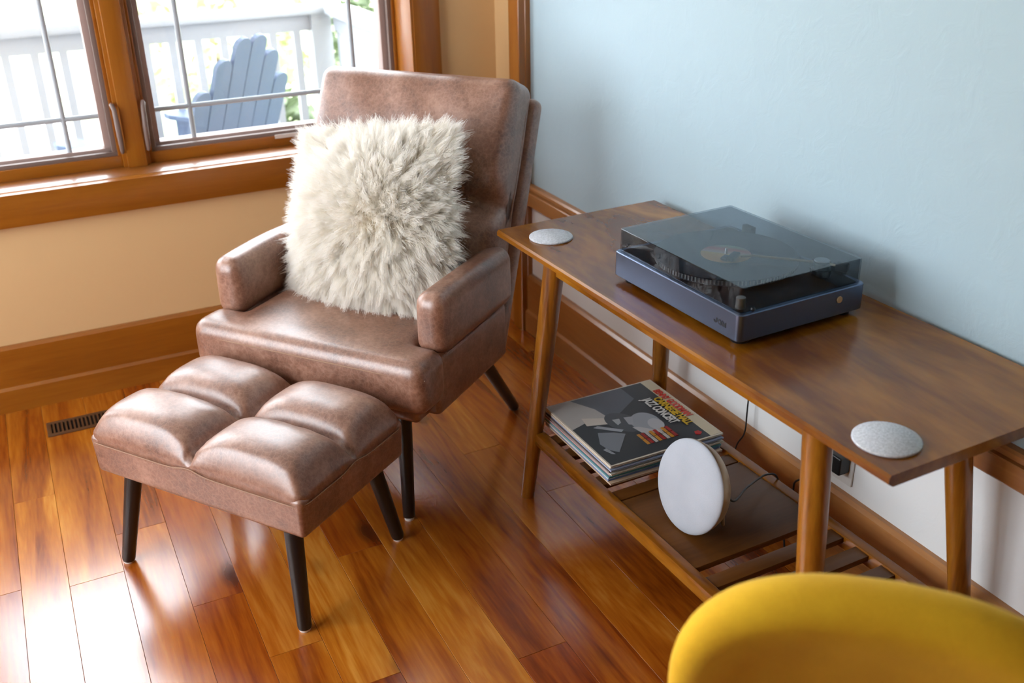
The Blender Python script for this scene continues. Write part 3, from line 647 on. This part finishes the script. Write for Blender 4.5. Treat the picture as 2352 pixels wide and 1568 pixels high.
plug = tag(empty('power_adapter', (0, -1.735, 0.285)), 'black power adapter plugged into the white wall behind the table leg', 'adapter')
rbox('housing', (-0.022, 0, 0), (0.016, 0.028, 0.022), 0.005, M_BLK, plug, mid=2)
box('wall_plate', -0.006, -0.0005, -0.036, 0.036, -0.055, 0.055, plain('white_plate', (0.7, 0.7, 0.68), 0.4), plug, 0.002)
bez('power_cord', [(-0.034, -1.715, 0.265), (-0.036, -1.67, 0.21), (-0.034, -1.633, 0.174), (-0.034, -1.629, 0.144), (-0.040, -1.628, 0.08), (-0.042, -1.625, 0.006)], 0.0024, plug)

# ================================================================== ARMCHAIR
AO, ATH = Vector((-0.953, -0.921, 0)), 0.663
# local frame: +x = towards the table side (U), +y = backwards (V)
ch = tag(empty('armchair', AO, ATH - math.pi/2), 'brown leather armchair with padded arms and black legs in the corner', 'armchair')
def cyl(name, pts, rad, mat, parent, n=24): return MB().tube(pts, rad, n).build(name, mat, parent, smooth=True)
sm = MB()
for c_, h_, r_ in (((0, 0.012, 0.396), (0.338, 0.062, 0.070), 0.035), ((0, 0.21, 0.398), (0.252, 0.235, 0.070), 0.035)):
    vv, ff = rbox_data(*h_, r_, 4, 6, None); sm.add([Vector(p)+Vector(c_) for p in vv], ff)
soften(sm.build('seat_cushion', M_LEATHER, ch), 0.007, 14)
seat = ch.children[-1]
MB().tube([(-0.333, -0.030, 0.424), (-0.300, -0.047, 0.428), (-0.15, -0.0500, 0.430), (0.15, -0.0500, 0.430), (0.300, -0.047, 0.428), (0.333, -0.030, 0.424)], 0.0017, 8).build('seam', M_STITCH, ch, smooth=True)
for s_ in (-1, 1):
    def dfa(p, s_=s_):
        y = p.y; p = Vector(p)
        if p.z > 0: p.x *= 1 - 0.05*(p.z/0.085); 
        p.z += 0.006*math.sin((y+0.19)/0.38*math.pi)
        p.x += s_*0.006*math.sin((y+0.19)/0.38*math.pi)
        return p
    rbox('armrest', (s_*0.296, 0.248, 0.515), (0.0425, 0.192, 0.078), 0.034, M_LEATHER, ch, dfa, mid=8)
    rbox('side_panel', (s_*0.300, 0.220, 0.372), (0.030, 0.186, 0.078), 0.016, M_LEATHER, ch, mid=6)
    cyl('seam', [(s_*0.3315, 0.075, 0.447), (s_*0.3345, 0.16, 0.448), (s_*0.3345, 0.30, 0.449), (s_*0.330, 0.41, 0.450)], 0.0018, M_LEATHER, ch, 8)
rbox('seat_frame', (0, 0.205, 0.318), (0.296, 0.215, 0.030), 0.014, M_LEATHER, ch, mid=4)
# back: frame reclined by RA, origin at its foot
RA = math.atan2(0.655-0.400, 0.925-0.312)
bk = Matrix.Translation((0, 0.415, 0.300)) @ Matrix.Rotation(-RA, 4, 'X')
def bpart(o): o.matrix_local = bk; return o
bpart(rbox('back_shell', (0, 0.006, 0.330), (0.312, 0.026, 0.340), 0.022, M_LEATHER, ch, mid=8))
def dcush(p):
    p = Vector(p); s0 = -0.045; u = p.x/0.30; ed = (1-min(1, abs(u))**6)
    g = math.exp(-((p.z-s0)/0.030)**2)
    if p.y < 0:
        p.y += 0.045*g*(0.75+0.25*math.cos(u*6)); p.y -= 0.020*ed*math.sin(max(0, min(1, (p.z+0.28)/0.235))*math.pi) if p.z < s0 else 0.028*ed*math.sin(max(0, min(1, (p.z-s0)/0.325))*math.pi)
    p.x *= 1 - 0.012*g
    p.y += 0.002*math.sin(p.x*40+p.z*23)
    return p
bpart(rbox('back_cushion', (0, -0.075, 0.418), (0.300, 0.062, 0.280), 0.034, M_LEATHER, ch, dcush, mid=26))
pp = []
for a in range(0, 1): pass
bpart(MB().tube([(0.297, -0.050, 0.15), (0.2985, -0.050, 0.40), (0.2985, -0.050, 0.62), (0.285, -0.052, 0.685), (0.265, -0.053, 0.698), (0, -0.054, 0.699), (-0.265, -0.053, 0.698), (-0.285, -0.052, 0.685), (-0.2985, -0.050, 0.62), (-0.2985, -0.05, 0.40), (-0.297, -0.05, 0.15)], 0.0032, 8).build('piping', M_LEATHER, ch, smooth=True))
for s_ in (-1, 1):
    l1 = cyl('leg', [(s_*0.232, 0.028, 0.296), (s_*0.243, 0.002, 0.010), (s_*0.2435, 0.001, 0.006)], [0.0195, 0.0150, 0.0135], M_BLACKWOOD, ch)
    l2 = cyl('leg', [(s_*0.235, 0.395, 0.300), (s_*0.244, 0.615, 0.010), (s_*0.244, 0.618, 0.006)], [0.0195, 0.0150, 0.0135], M_BLACKWOOD, ch)
    MB().lathe([(0, 0), (0.0115, 0), (0.0125, 0.003), (0.0125, 0.007), (0, 0.007)], 20, (s_*0.2435, 0.001, 0)).build('glide', M_GLIDE, l1, smooth=True)
    MB().lathe([(0, 0), (0.0115, 0), (0.0125, 0.003), (0.0125, 0.007), (0, 0.007)], 20, (s_*0.244, 0.618, 0)).build('glide', M_GLIDE, l2, smooth=True)

# ================================================================== FUR PILLOW
pil = tag(empty('fur_pillow', (0, 0, 0)), 'shaggy cream sheepskin pillow on the brown leather armchair', 'pillow')
ARM = Matrix.Translation(AO) @ Matrix.Rotation(ATH - math.pi/2, 4, 'Z')
# pillow local: x right, z up, -y front
PM = ARM @ Matrix.Translation((0.002, 0.314, 0.658)) @ Matrix.Rotation(math.radians(-4), 4, 'Z') @ Matrix.Rotation(-math.radians(24), 4, 'X') @ Matrix.Rotation(math.radians(-7.5), 4, 'Y')
pil.matrix_world = PM
PH = 0.204
def pcore(p):
    p = Vector(p); a, b = min(1, abs(p.x)/PH), min(1, abs(p.z)/PH); k = (1-a**3)*(1-b**3)
    p.y = p.y*(0.25 + 1.0*k); p.x *= 1-0.05*(1-a)*b; p.z *= 1-0.05*(1-b)*a; return p
M_WOOL = fabric('wool_base', (0.62, 0.52, 0.36), (0.78, 0.70, 0.55), 90, 0.2)
rbox('cover', (0, 0, 0), (PH, 0.062, PH), 0.05, M_WOOL, pil, pcore, mid=10)
def fur():
    NC, K, P = 3000, 30, 7
    pos = np.zeros((NC*K, P, 3)); rad = np.zeros((NC*K, P)); T = np.linspace(0, 1, P)
    c0 = np.array([0.02, -0.05])
    for c_ in range(NC):
        side = rng.random()
        if side < 0.80: x, z = rng.uniform(-1, 1, 2)
        else:
            e = rng.uniform(-1, 1); q = rng.integers(4); x, z = [(e, 1), (e, -1), (1, e), (-1, e)][q]
        front = -1 if (side < 0.93) else 1
        k = max(0.0, (1-abs(x)**3)*(1-abs(z)**3)); y0 = front*0.062*(0.25+k)*(0.9 if max(abs(x), abs(z)) < 0.97 else rng.uniform(0, 1))
        root = np.array([x*PH, y0, z*PH])
        rx_, rz_ = x-c0[0], z-c0[1]; r = math.hypot(rx_, rz_)+1e-6; out = np.array([rx_/r, 0, rz_/r]); rr = min(1.0, r)
        nrm = np.array([x*0.9*rr**3, front*1.0, z*0.9*rr**3]); nrm /= np.linalg.norm(nrm)
        sw = np.array([-out[2], 0, out[0]])*rng.normal(0, 0.22)
        d = nrm*(0.75-0.25*rr) + out*(0.15+0.95*rr**0.7) + sw + rng.normal(0, 0.20+0.25*(1-rr), 3) + np.array([0, 0, -0.10]); d /= np.linalg.norm(d)
        Lc = rng.uniform(0.050, 0.078)*(1.0 if r < 0.85 else 0.82)
        bend = out*0.35 + np.array([0, 0, -0.40]) + sw*0.6 + rng.normal(0, 0.18, 3)
        off = rng.normal(0, 0.0088, (K, 3)); off[:, 1] *= 0.3
        Ls = Lc*rng.uniform(0.70, 1.08, K); conv = rng.uniform(0.25, 0.78, K); wob = rng.normal(0, 0.0016, (K, 3)); ph = rng.uniform(0, 6, K)
        sl = slice(c_*K, c_*K+K); t = T[None, :, None]
        pos[sl] = root + off[:, None, :]*(1-conv[:, None, None]*t**1.3) + d*Ls[:, None, None]*t + bend*Ls[:, None, None]*0.40*t*t + wob[:, None, :]*np.sin(t*5+ph[:, None, None])
        rad[sl] = 0.00050*(1-0.72*T)[None, :]
    cu = bpy.data.hair_curves.new('fur'); cu.add_curves([P]*(NC*K))
    cu.points.foreach_set('position', pos.astype(np.float32).ravel()); 
    at = cu.attributes.get('radius') or cu.attributes.new('radius', 'FLOAT', 'POINT'); at.data.foreach_set('value', rad.astype(np.float32).ravel())
    t = NT('sheepskin'); hi = t.n('HairInfo')
    oi = hi.outputs['Random']
    tip = t.ramp(oi, [(0.0, (0.95, 0.91, 0.83)), (0.5, (0.98, 0.96, 0.93)), (1.0, (0.99, 0.985, 0.97))])
    c_ = t.mix(t.math('POWER', hi.outputs['Intercept'], 0.6), (0.93, 0.84, 0.68), tip)
    df = t.n('BsdfDiffuse', None, Color=c_); tr = t.n('BsdfTranslucent', None, Color=c_); mx = t.n('MixShader', None, i0=0.45, i1=df.outputs[0], i2=tr.outputs[0])
    t.t.links.new(mx.outputs[0], t.out.inputs[0]); cu.materials.append(t.m)
    o = bpy.data.objects.new('fur', cu); COL.objects.link(o); o.parent = pil; o['kind'] = 'stuff'
fur()

# ================================================================== OTTOMAN
OO, OTH = Vector((-1.1565, -1.0678, 0)), 0.6201
ot = tag(empty('ottoman', OO, OTH - math.pi/2), 'brown leather footstool with four tufted pads in front of the armchair', 'ottoman')
A_, B_, ZB, ZS = 0.300, 0.186, 0.246, 0.330
def seamz(x, y):   # height of the stitched seam: rises where the pads meet
    return ZS + 0.010*math.exp(-(x/0.030)**2)*(abs(y) > B_*0.9) + 0.007*math.exp(-(y/0.030)**2)*(abs(x) > A_*0.9)
def dbase(p):
    p = Vector(p); k = (p.z+0.045)/0.09
    p.x *= 1 - 0.012*(1-k); p.y *= 1 - 0.016*(1-k); return p
rbox('base', (0, 0, (ZB+ZS)/2+0.006), (A_, B_, (ZS-ZB)/2+0.006), 0.012, M_LEATHER, ot, dbase, mid=10)
def tufted():
    nx, ny = 72, 52; v = []; f = []
    def pad(s, t):
        s2, t2 = abs(s)*2-1, abs(t)*2-1       # -1..1 inside each pad: -1 at the centre groove, 1 at the rim
        def prof(q, edge):
            if q < 0: return (1-abs(q)**3.2)**0.55
            return (1-abs(q)**edge)**0.50
        return prof(s2, 3.2)*prof(t2, 3.2)
    for j in range(ny+1):
        for i in range(nx+1):
            a = math.sin(math.pi/2*(2*i/nx-1)); b = math.sin(math.pi/2*(2*j/ny-1))
            a = 0.55*a + 0.45*(2*i/nx-1); b = 0.55*b + 0.45*(2*j/ny-1)
            g = max(0.0, pad(a, b))
            # rounded plan with slight bulge
            x, y = a*A_, b*B_
            cr = 0.030; qx, qy = max(0, abs(x)-(A_-cr)), max(0, abs(y)-(B_-cr)); qq = math.hypot(qx, qy)
            if qq > cr and qx > 0 and qy > 0: x = math.copysign(A_-cr+qx*cr/qq, x); y = math.copysign(B_-cr+qy*cr/qq, y)
            bul = 1 + 0.010*g
            groove = 0.012*math.exp(-(x/0.012)**2) + 0.012*math.exp(-(y/0.012)**2)
            wr = 0.0016*math.sin(90*x+14*math.sin(30*y))*math.exp(-(min(abs(x), abs(y))/0.045)**2)*g
            rim = max(abs(a), abs(b))
            base = ZS + (0.016 if rim < 0.985 else 0.0)*smoothstep(1.0, 0.86, rim) + 0.010*(math.exp(-(x/0.035)**2)*smoothstep(.8, 1, abs(b)) + 0.8*math.exp(-(y/0.03)**2)*smoothstep(.8, 1, abs(a)))
            z = base + 0.072*g - groove*0.6*(1-smoothstep(.8, 1, rim)) + wr
            v.append((x*bul, y*bul, z))
    W = nx+1
    for j in range(ny):
        for i in range(nx): f.append((j*W+i, j*W+i+1, (j+1)*W+i+1, (j+1)*W+i))
    rim = [i for i in range(W)] + [j*W+nx for j in range(1, ny+1)] + [ny*W+i for i in range(nx-1, -1, -1)] + [j*W for j in range(ny-1, 0, -1)]
    n0 = len(v); v += [(v[i][0]*0.96, v[i][1]*0.95, ZS-0.012) for i in rim]; n = len(rim)
    for k in range(n): f.append((rim[(k+1)%n], rim[k], n0+k, n0+(k+1)%n))
    f.append(tuple(n0+k for k in range(n))[::-1])
    o = mesh('tufted_cushion', v, f, M_LEATHER, ot, smooth=True)
    pts = [Vector(v[i])*1.0 for i in rim]; pts = [Vector((p.x*1.006, p.y*1.008, p.z-0.003)) for p in pts]; pts.append(pts[0])
    MB().tube(pts, 0.0014, 6, caps=False).build('seam', M_STITCH, ot, smooth=True)
    m = MB()
    tot = 0
    for p, q in zip(pts, pts[1:]):
        d = (q-p).length; n_ = max(1, int(d/0.0055)); 
        for k in range(n_):
            c_ = p.lerp(q, (k+0.5)/n_); t_ = (q-p).normalized(); c_ = c_ + Vector((c_.x*0.004, c_.y*0.006, -0.0045))
            m.add([c_-t_*0.0014, c_+t_*0.0014, c_+t_*0.0014+Vector((0, 0, 0.0012)), c_-t_*0.0014+Vector((0, 0, 0.0012)), c_+Vector((c_.x, c_.y, 0)).normalized()*0.0012+Vector((0,0,.0006))], [(0,1,4), (1,2,4), (2,3,4), (3,0,4)])
    st = m.build('stitches', M_STITCH, ot); st['kind'] = 'stuff'
tufted()
for a in (-1, 1):
    for b in (-1, 1):
        l = cyl('leg', [(a*0.228, b*0.138, ZB+0.01), (a*0.2625, b*0.1795, 0.012), (a*0.263, b*0.180, 0.006)], [0.0205, 0.0155, 0.014], M_BLACKWOOD, ot)
        MB().lathe([(0, 0), (0.0115, 0), (0.0125, 0.003), (0.0125, 0.007), (0, 0.007)], 20, (a*0.263, b*0.180, 0)).build('glide', M_GLIDE, l, smooth=True)

# ================================================================== YELLOW CHAIR
YP = Vector((-0.86, -2.50, 0.80)); yn = Vector((-0.69, -0.724, 0)).normalized(); yt = -0.26
YF = yn*math.cos(yt) + Vector((0, 0, 1))*math.sin(yt); YW = Vector((0, 0, 1)).cross(YF).normalized(); YHt = YF.cross(YW)
foot = YP + YW*0.097; foot.z = 0
yc = tag(empty('yellow_chair', foot, math.atan2(YW.y, YW.x)), 'mustard yellow upholstered chair with a rounded backrest in the lower right corner', 'chair')
M_YEL = fabric('mustard_cloth', (0.66, 0.345, 0.004), (0.82, 0.49, 0.012), 500, 0.18)
IY = Matrix.Translation(foot) @ Matrix.Rotation(math.atan2(YW.y, YW.x), 4, 'Z'); IYi = IY.inverted()
def yback():
    # outline half-width as a function of height below the top; shell curved around the sitter
    HW, HT = 0.226, 0.40; n, mrows = 44, 30; v = []; f = []
    def halfw(t):      # t = 0 top .. 1 bottom
        return HW*(0.985 - 0.10*t*t)
    rings = []
    thick = 0.034
    # cross-section sheets: build as a rounded superellipse plan swept down
    def pt(a, b, side):
        # a,b in -1..1 param of the superellipse disc; b up
        ex = 3.4
        w_ = a; h_ = b
        return w_, h_
    N, R_ = 72, 12
    def outline(k):
        t_ = 2*math.pi*k/N; c_, s_ = math.cos(t_), math.sin(t_); e = 2/3.6
        x = math.copysign(abs(c_)**e, c_)*HW; z = math.copysign(abs(s_)**e, s_)*0.205
        if z > 0: z -= (0.018 if x < 0 else 0.030)*(x/HW)**2
        else: x *= 1-0.12*(z/0.205)**2
        return x, z
    prof = [(1.0 - (1-math.cos(math.radians(q)))*0.0, 0) for q in (0,)]
    secs = []
    rr = thick
    for side in (1, -1):
        pass
    # profile from front centre to back centre: (inset, y)
    path = [(None, -1)] 
    ins = [(0.9, -rr*0.70), (0.6, -rr*0.78), (0.30, -rr*0.86), (0.16, -rr*0.94)]
    edge = [(rr*(1-math.sin(math.radians(q))), -rr*math.cos(math.radians(q))) for q in range(0, 181, 15)]
    prof = [('s', s_, y) for s_, y in ins] + [('o', i_, y) for i_, y in edge] + [('s', s_, -y) for s_, y in reversed(ins)]
    for kind, q, y in prof:
        for k in range(N):
            x, z = outline(k); L_ = math.hypot(x, z)
            if kind == 's': sc = 1-q; x2, z2 = x*sc*(1-rr/L_), z*sc*(1-rr/L_)
            else: sc = (L_-q)/L_; x2, z2 = x*sc, z*sc
            yy = y - 0.35*(x2/HW)**2*0.10      # sides wrap forward (towards the sitter = -y local)
            v.append((x2, yy, z2))
    m_ = len(prof)
    for i in range(m_-1):
        for k in range(N): f.append((i*N+k, i*N+(k+1)%N, (i+1)*N+(k+1)%N, (i+1)*N+k))
    f.append(tuple(range(N))[::-1]); f.append(tuple((m_-1)*N+k for k in range(N)))
    return v, f
v_, f_ = yback()
m = MB().add(v_, f_); o = m.build('backrest', M_YEL, yc, smooth=True)
o.matrix_local = Matrix.Translation(IYi @ (YP + YW*0.097 + YHt*(0.024-0.205))) @ Matrix.Rotation(-yt, 4, 'X')
rbox('seat', (0, 0.195, 0.425), (0.190, 0.180, 0.036), 0.030, M_YEL, yc, lambda p: Vector((p.x*(1+0.08*((p.y)/0.4)), p.y, p.z+0.008*(1-(p.x/0.235)**2)*(p.z > 0))), mid=8)
for s_ in (-1, 1):
    cyl('leg', [(s_*0.135, 0.315, 0.395), (s_*0.160, 0.355, 0.0)], [0.016, 0.010], M_TABLE_L, yc)
    cyl('leg', [(s_*0.135, 0.060, 0.395), (s_*0.165, 0.0, 0.0)], [0.016, 0.010], M_TABLE_L, yc)
    cyl('back_support', [(s_*0.12, 0.045, 0.43), (s_*0.12, 0.038, 0.50), (s_*0.12, 0.030, 0.58)], 0.010, M_BLACKWOOD, yc)

# ================================================================== OUTSIDE
DZ = -0.08
gnd = NT('lawn'); g1 = gnd.n('TexNoise', None, Vector=gnd.coords((1,1,1), rand=False), Scale=3.0, Detail=6.0)
M_LAWN = gnd.surf(Base_Color=gnd.ramp(g1.outputs[0], [(0.35, (0.34, 0.42, 0.20)), (0.6, (0.52, 0.58, 0.34))]), Roughness=0.95)
struct(box('ground', -30, 30, 0.3, 45, -1.3, -1.2, M_LAWN), 'sunlit lawn beyond the deck')
struct(box('path', -12, -0.9, 3.2, 14, -1.2, -1.17, plain('pale_gravel', (0.70, 0.70, 0.68), 0.9)), 'pale gravel drive beyond the deck railing')
struct(box('eave_sky_blocker', -4.5, 1.5, 0.225, 0.95, 2.50, 2.62, plain('sky_blocker_paint', (0.42, 0.40, 0.37), 0.7)), 'added unseen eave that blocks sky light from the deck railing')  # eave added out of view to cut the skylight falling on the railing
struct(box('wall_upper', -4.5, 1.5, 0.0, 0.22, 2.72, 4.5, M_TAN), 'upper house wall')
deck = struct(empty('deck', (0, 0, DZ)), 'pale deck boards outside the window')
yy = 0.24
while yy < 2.12: box('plank', -4.5, 0.16, yy, yy+0.134, -0.03, 0.0, M_DECK, deck); yy += 0.140
box('deck_frame', -4.5, 0.16, 0.24, 2.12, -1.1, -0.032, M_WPAINT, deck)
RY, RX = 2.0, 0.03
def railing(name, label, p0, p1, posts):
    r = tag(empty(name, (p0[0], p0[1], DZ), math.atan2(p1[1]-p0[1], p1[0]-p0[0])), label, 'railing', 'white deck railing'); L_ = math.hypot(p1[0]-p0[0], p1[1]-p0[1])
    box('top_rail', 0, L_, -0.062, 0.062, 0.905, 0.945, M_WPAINT, r, 0.004); box('upper_rail', 0, L_, -0.020, 0.020, 0.825, 0.905, M_WPAINT, r)
    box('bottom_rail', 0, L_, -0.020, 0.020, 0.085, 0.13, M_WPAINT, r)
    q = 0.06; pr = None
    while q < L_-0.03:
        b = box('baluster', -0.018, 0.018, -0.018, 0.018, 0.13, 0.825, M_WPAINT, r) if pr is None else None
        if b is None: b = pr.copy(); COL.objects.link(b); b.parent = r
        else: pr = b
        b.location = (q, 0, 0); q += 0.120
    for q in posts: box('post', q-0.05, q+0.05, -0.05, 0.05, 0.0, 0.904, M_WPAINT, r)
railing('deck_railing', 'white wooden deck railing running along the far edge of the deck', (-4.4, RY), (RX, RY), (4.38, 2.2))
railing('deck_railing', 'white wooden deck railing running back towards the house on the right', (RX+0.02, RY-0.08), (RX+0.02, 0.36), (1.5,))
# --- Adirondack chair
ad = tag(empty('adirondack_chair', (-0.83, 1.44, DZ), math.radians(-146)), 'blue grey wooden deck chair with a fan back outside the window', 'chair')
# local: faces -y
bt = Matrix.Translation((0, 0.16, 0.20)) @ Matrix.Rotation(-math.radians(22), 4, 'X')
hs = [0.60, 0.72, 0.80, 0.80, 0.72, 0.60]
for k, hh in enumerate(hs):
    x0 = (k-3)*0.088; hh += 0.02; fan = (k-2.5)*0.003
    pts = [(x0+0.001-fan*0.5, 0), (x0+0.087-fan*0.5, 0), (x0+0.087+fan, hh-0.04)] + [(x0+0.044+fan+0.043*math.cos(t), hh-0.04+0.040*math.sin(t)) for t in [math.pi*i/8 for i in range(1, 8)]] + [(x0+0.001+fan, hh-0.04)]
    n = len(pts); v = [(p[0], -0.010, p[1]) for p in pts] + [(p[0], 0.010, p[1]) for p in pts]
    o = MB().add(v, [tuple(range(n)), tuple(range(2*n-1, n-1, -1))] + [(i, (i+1)%n, (i+1)%n+n, i+n) for i in range(n)]).build('back_slat', M_ADIR, ad); o.matrix_local = bt
for k in range(6):
    o = box('seat_slat', -0.27, 0.27, -0.035, 0.035, -0.010, 0.010, M_ADIR, ad, 0.003); o.location = (0, 0.13-0.082*k, 0.225+0.022*k); o.rotation_euler = (math.radians(-14), 0, 0)
for s_ in (-1, 1):
    q = [(0.245, 0.22), (0.300, 0.22), (0.365, -0.10), (0.375, -0.36), (0.345, -0.42), (0.275, -0.42), (0.250, -0.36)]
    n = len(q); v = [(s_*p[0], p[1], 0.49) for p in q] + [(s_*p[0], p[1], 0.512) for p in q]
    MB().add(v, [tuple(range(n)), tuple(range(2*n-1, n-1, -1))] + [(i, (i+1)%n, (i+1)%n+n, i+n) for i in range(n)]).build('arm', M_ADIR, ad)
    box('front_leg', s_*0.30-0.012, s_*0.30+0.012, -0.36, -0.26, 0, 0.49, M_ADIR, ad)
    v = [(s_*0.262+dx, y, z) for dx in (-0.012, 0.012) for y, z in ((-0.34, 0.30), (-0.34, 0.38), (0.50, 0.08), (0.50, 0.0), (0.40, 0.0))]
    MB().add(v, [(0,1,2,3,4), (9,8,7,6,5), (0,5,6,1), (1,6,7,2), (2,7,8,3), (3,8,9,4), (4,9,5,0)]).build('rear_leg', M_ADIR, ad)
    box('arm_support', s_*0.275-0.010, s_*0.275+0.010, 0.16, 0.22, 0.16, 0.49, M_ADIR, ad)
# --- small outdoor side table
st = tag(empty('side_table', (-1.33, 0.95, DZ)), 'small pale blue side table standing on the deck outside the left casement', 'table')
for k in range(4): box('top_slat', -0.20, 0.20, -0.20+k*0.102, -0.105+k*0.102, 0.43, 0.45, M_SIDET, st, 0.003)
for a in (-1, 1):
    for b in (-1, 1): box('leg', a*0.16-0.02, a*0.16+0.02, b*0.15-0.02, b*0.15+0.02, 0, 0.43, M_SIDET, st)
# --- shrubs beyond the railing
M_LEAF = [plain('leaf_green', c_, 0.6, bscale=8) for c_ in ((0.11, 0.15, 0.075), (0.27, 0.33, 0.17), (0.40, 0.44, 0.24))]
def shrub(loc, rx, rz, mat, label, n=1500):
    r = tag(empty('shrub', loc), label, 'shrub', 'shrubs beyond the deck railing')
    g = np.random.default_rng(int(abs(loc[0]*1000)+loc[1]*10)); m = MB()
    for _ in range(n):
        d = g.normal(0, 1, 3); d /= np.linalg.norm(d); rr = g.uniform(0.55, 1.0)**0.5*(0.86+0.14*math.sin(5*d[0]+7*d[2]))
        c_ = Vector((d[0]*rx*rr, d[1]*rx*rr, rz+d[2]*rz*rr)); a = Vector(g.normal(0, 1, 3)).normalized(); b = a.cross(Vector(g.normal(0, 1, 3))).normalized(); s_ = g.uniform(0.05, 0.10)
        m.add([c_-a*s_, c_+b*s_*0.45, c_+a*s_, c_-b*s_*0.45], [(0,1,2,3)])
    f_ = m.build('foliage', mat, r); f_['kind'] = 'stuff'
    MB().tube([(0, 0, 0), (0.02, 0, rz)], [0.05, 0.02], 8).build('stem', plain('bark', (0.12, 0.07, 0.04), 0.9), r)
for loc, rx, rz, k, lab in (((0.15, 4.3, -1.2), 0.55, 0.62, 0, 'dark green shrub directly behind the deck chair and railing'), ((1.45, 4.9, -1.2), 0.66, 0.75, 1, 'mid green shrub right of the dark shrub'),
        ((2.1, 6.5, -1.2), 0.9, 1.1, 0, 'tall dark shrub beyond the corner of the railing'), ((0.6, 8.2, -1.2), 1.2, 1.0, 2, 'wide yellow green shrub far behind the railing'), ((1.1, 3.4, -1.2), 0.5, 0.45, 2, 'low yellow green shrub near the railing corner')):
    shrub(loc, rx, rz, M_LEAF[k], lab)
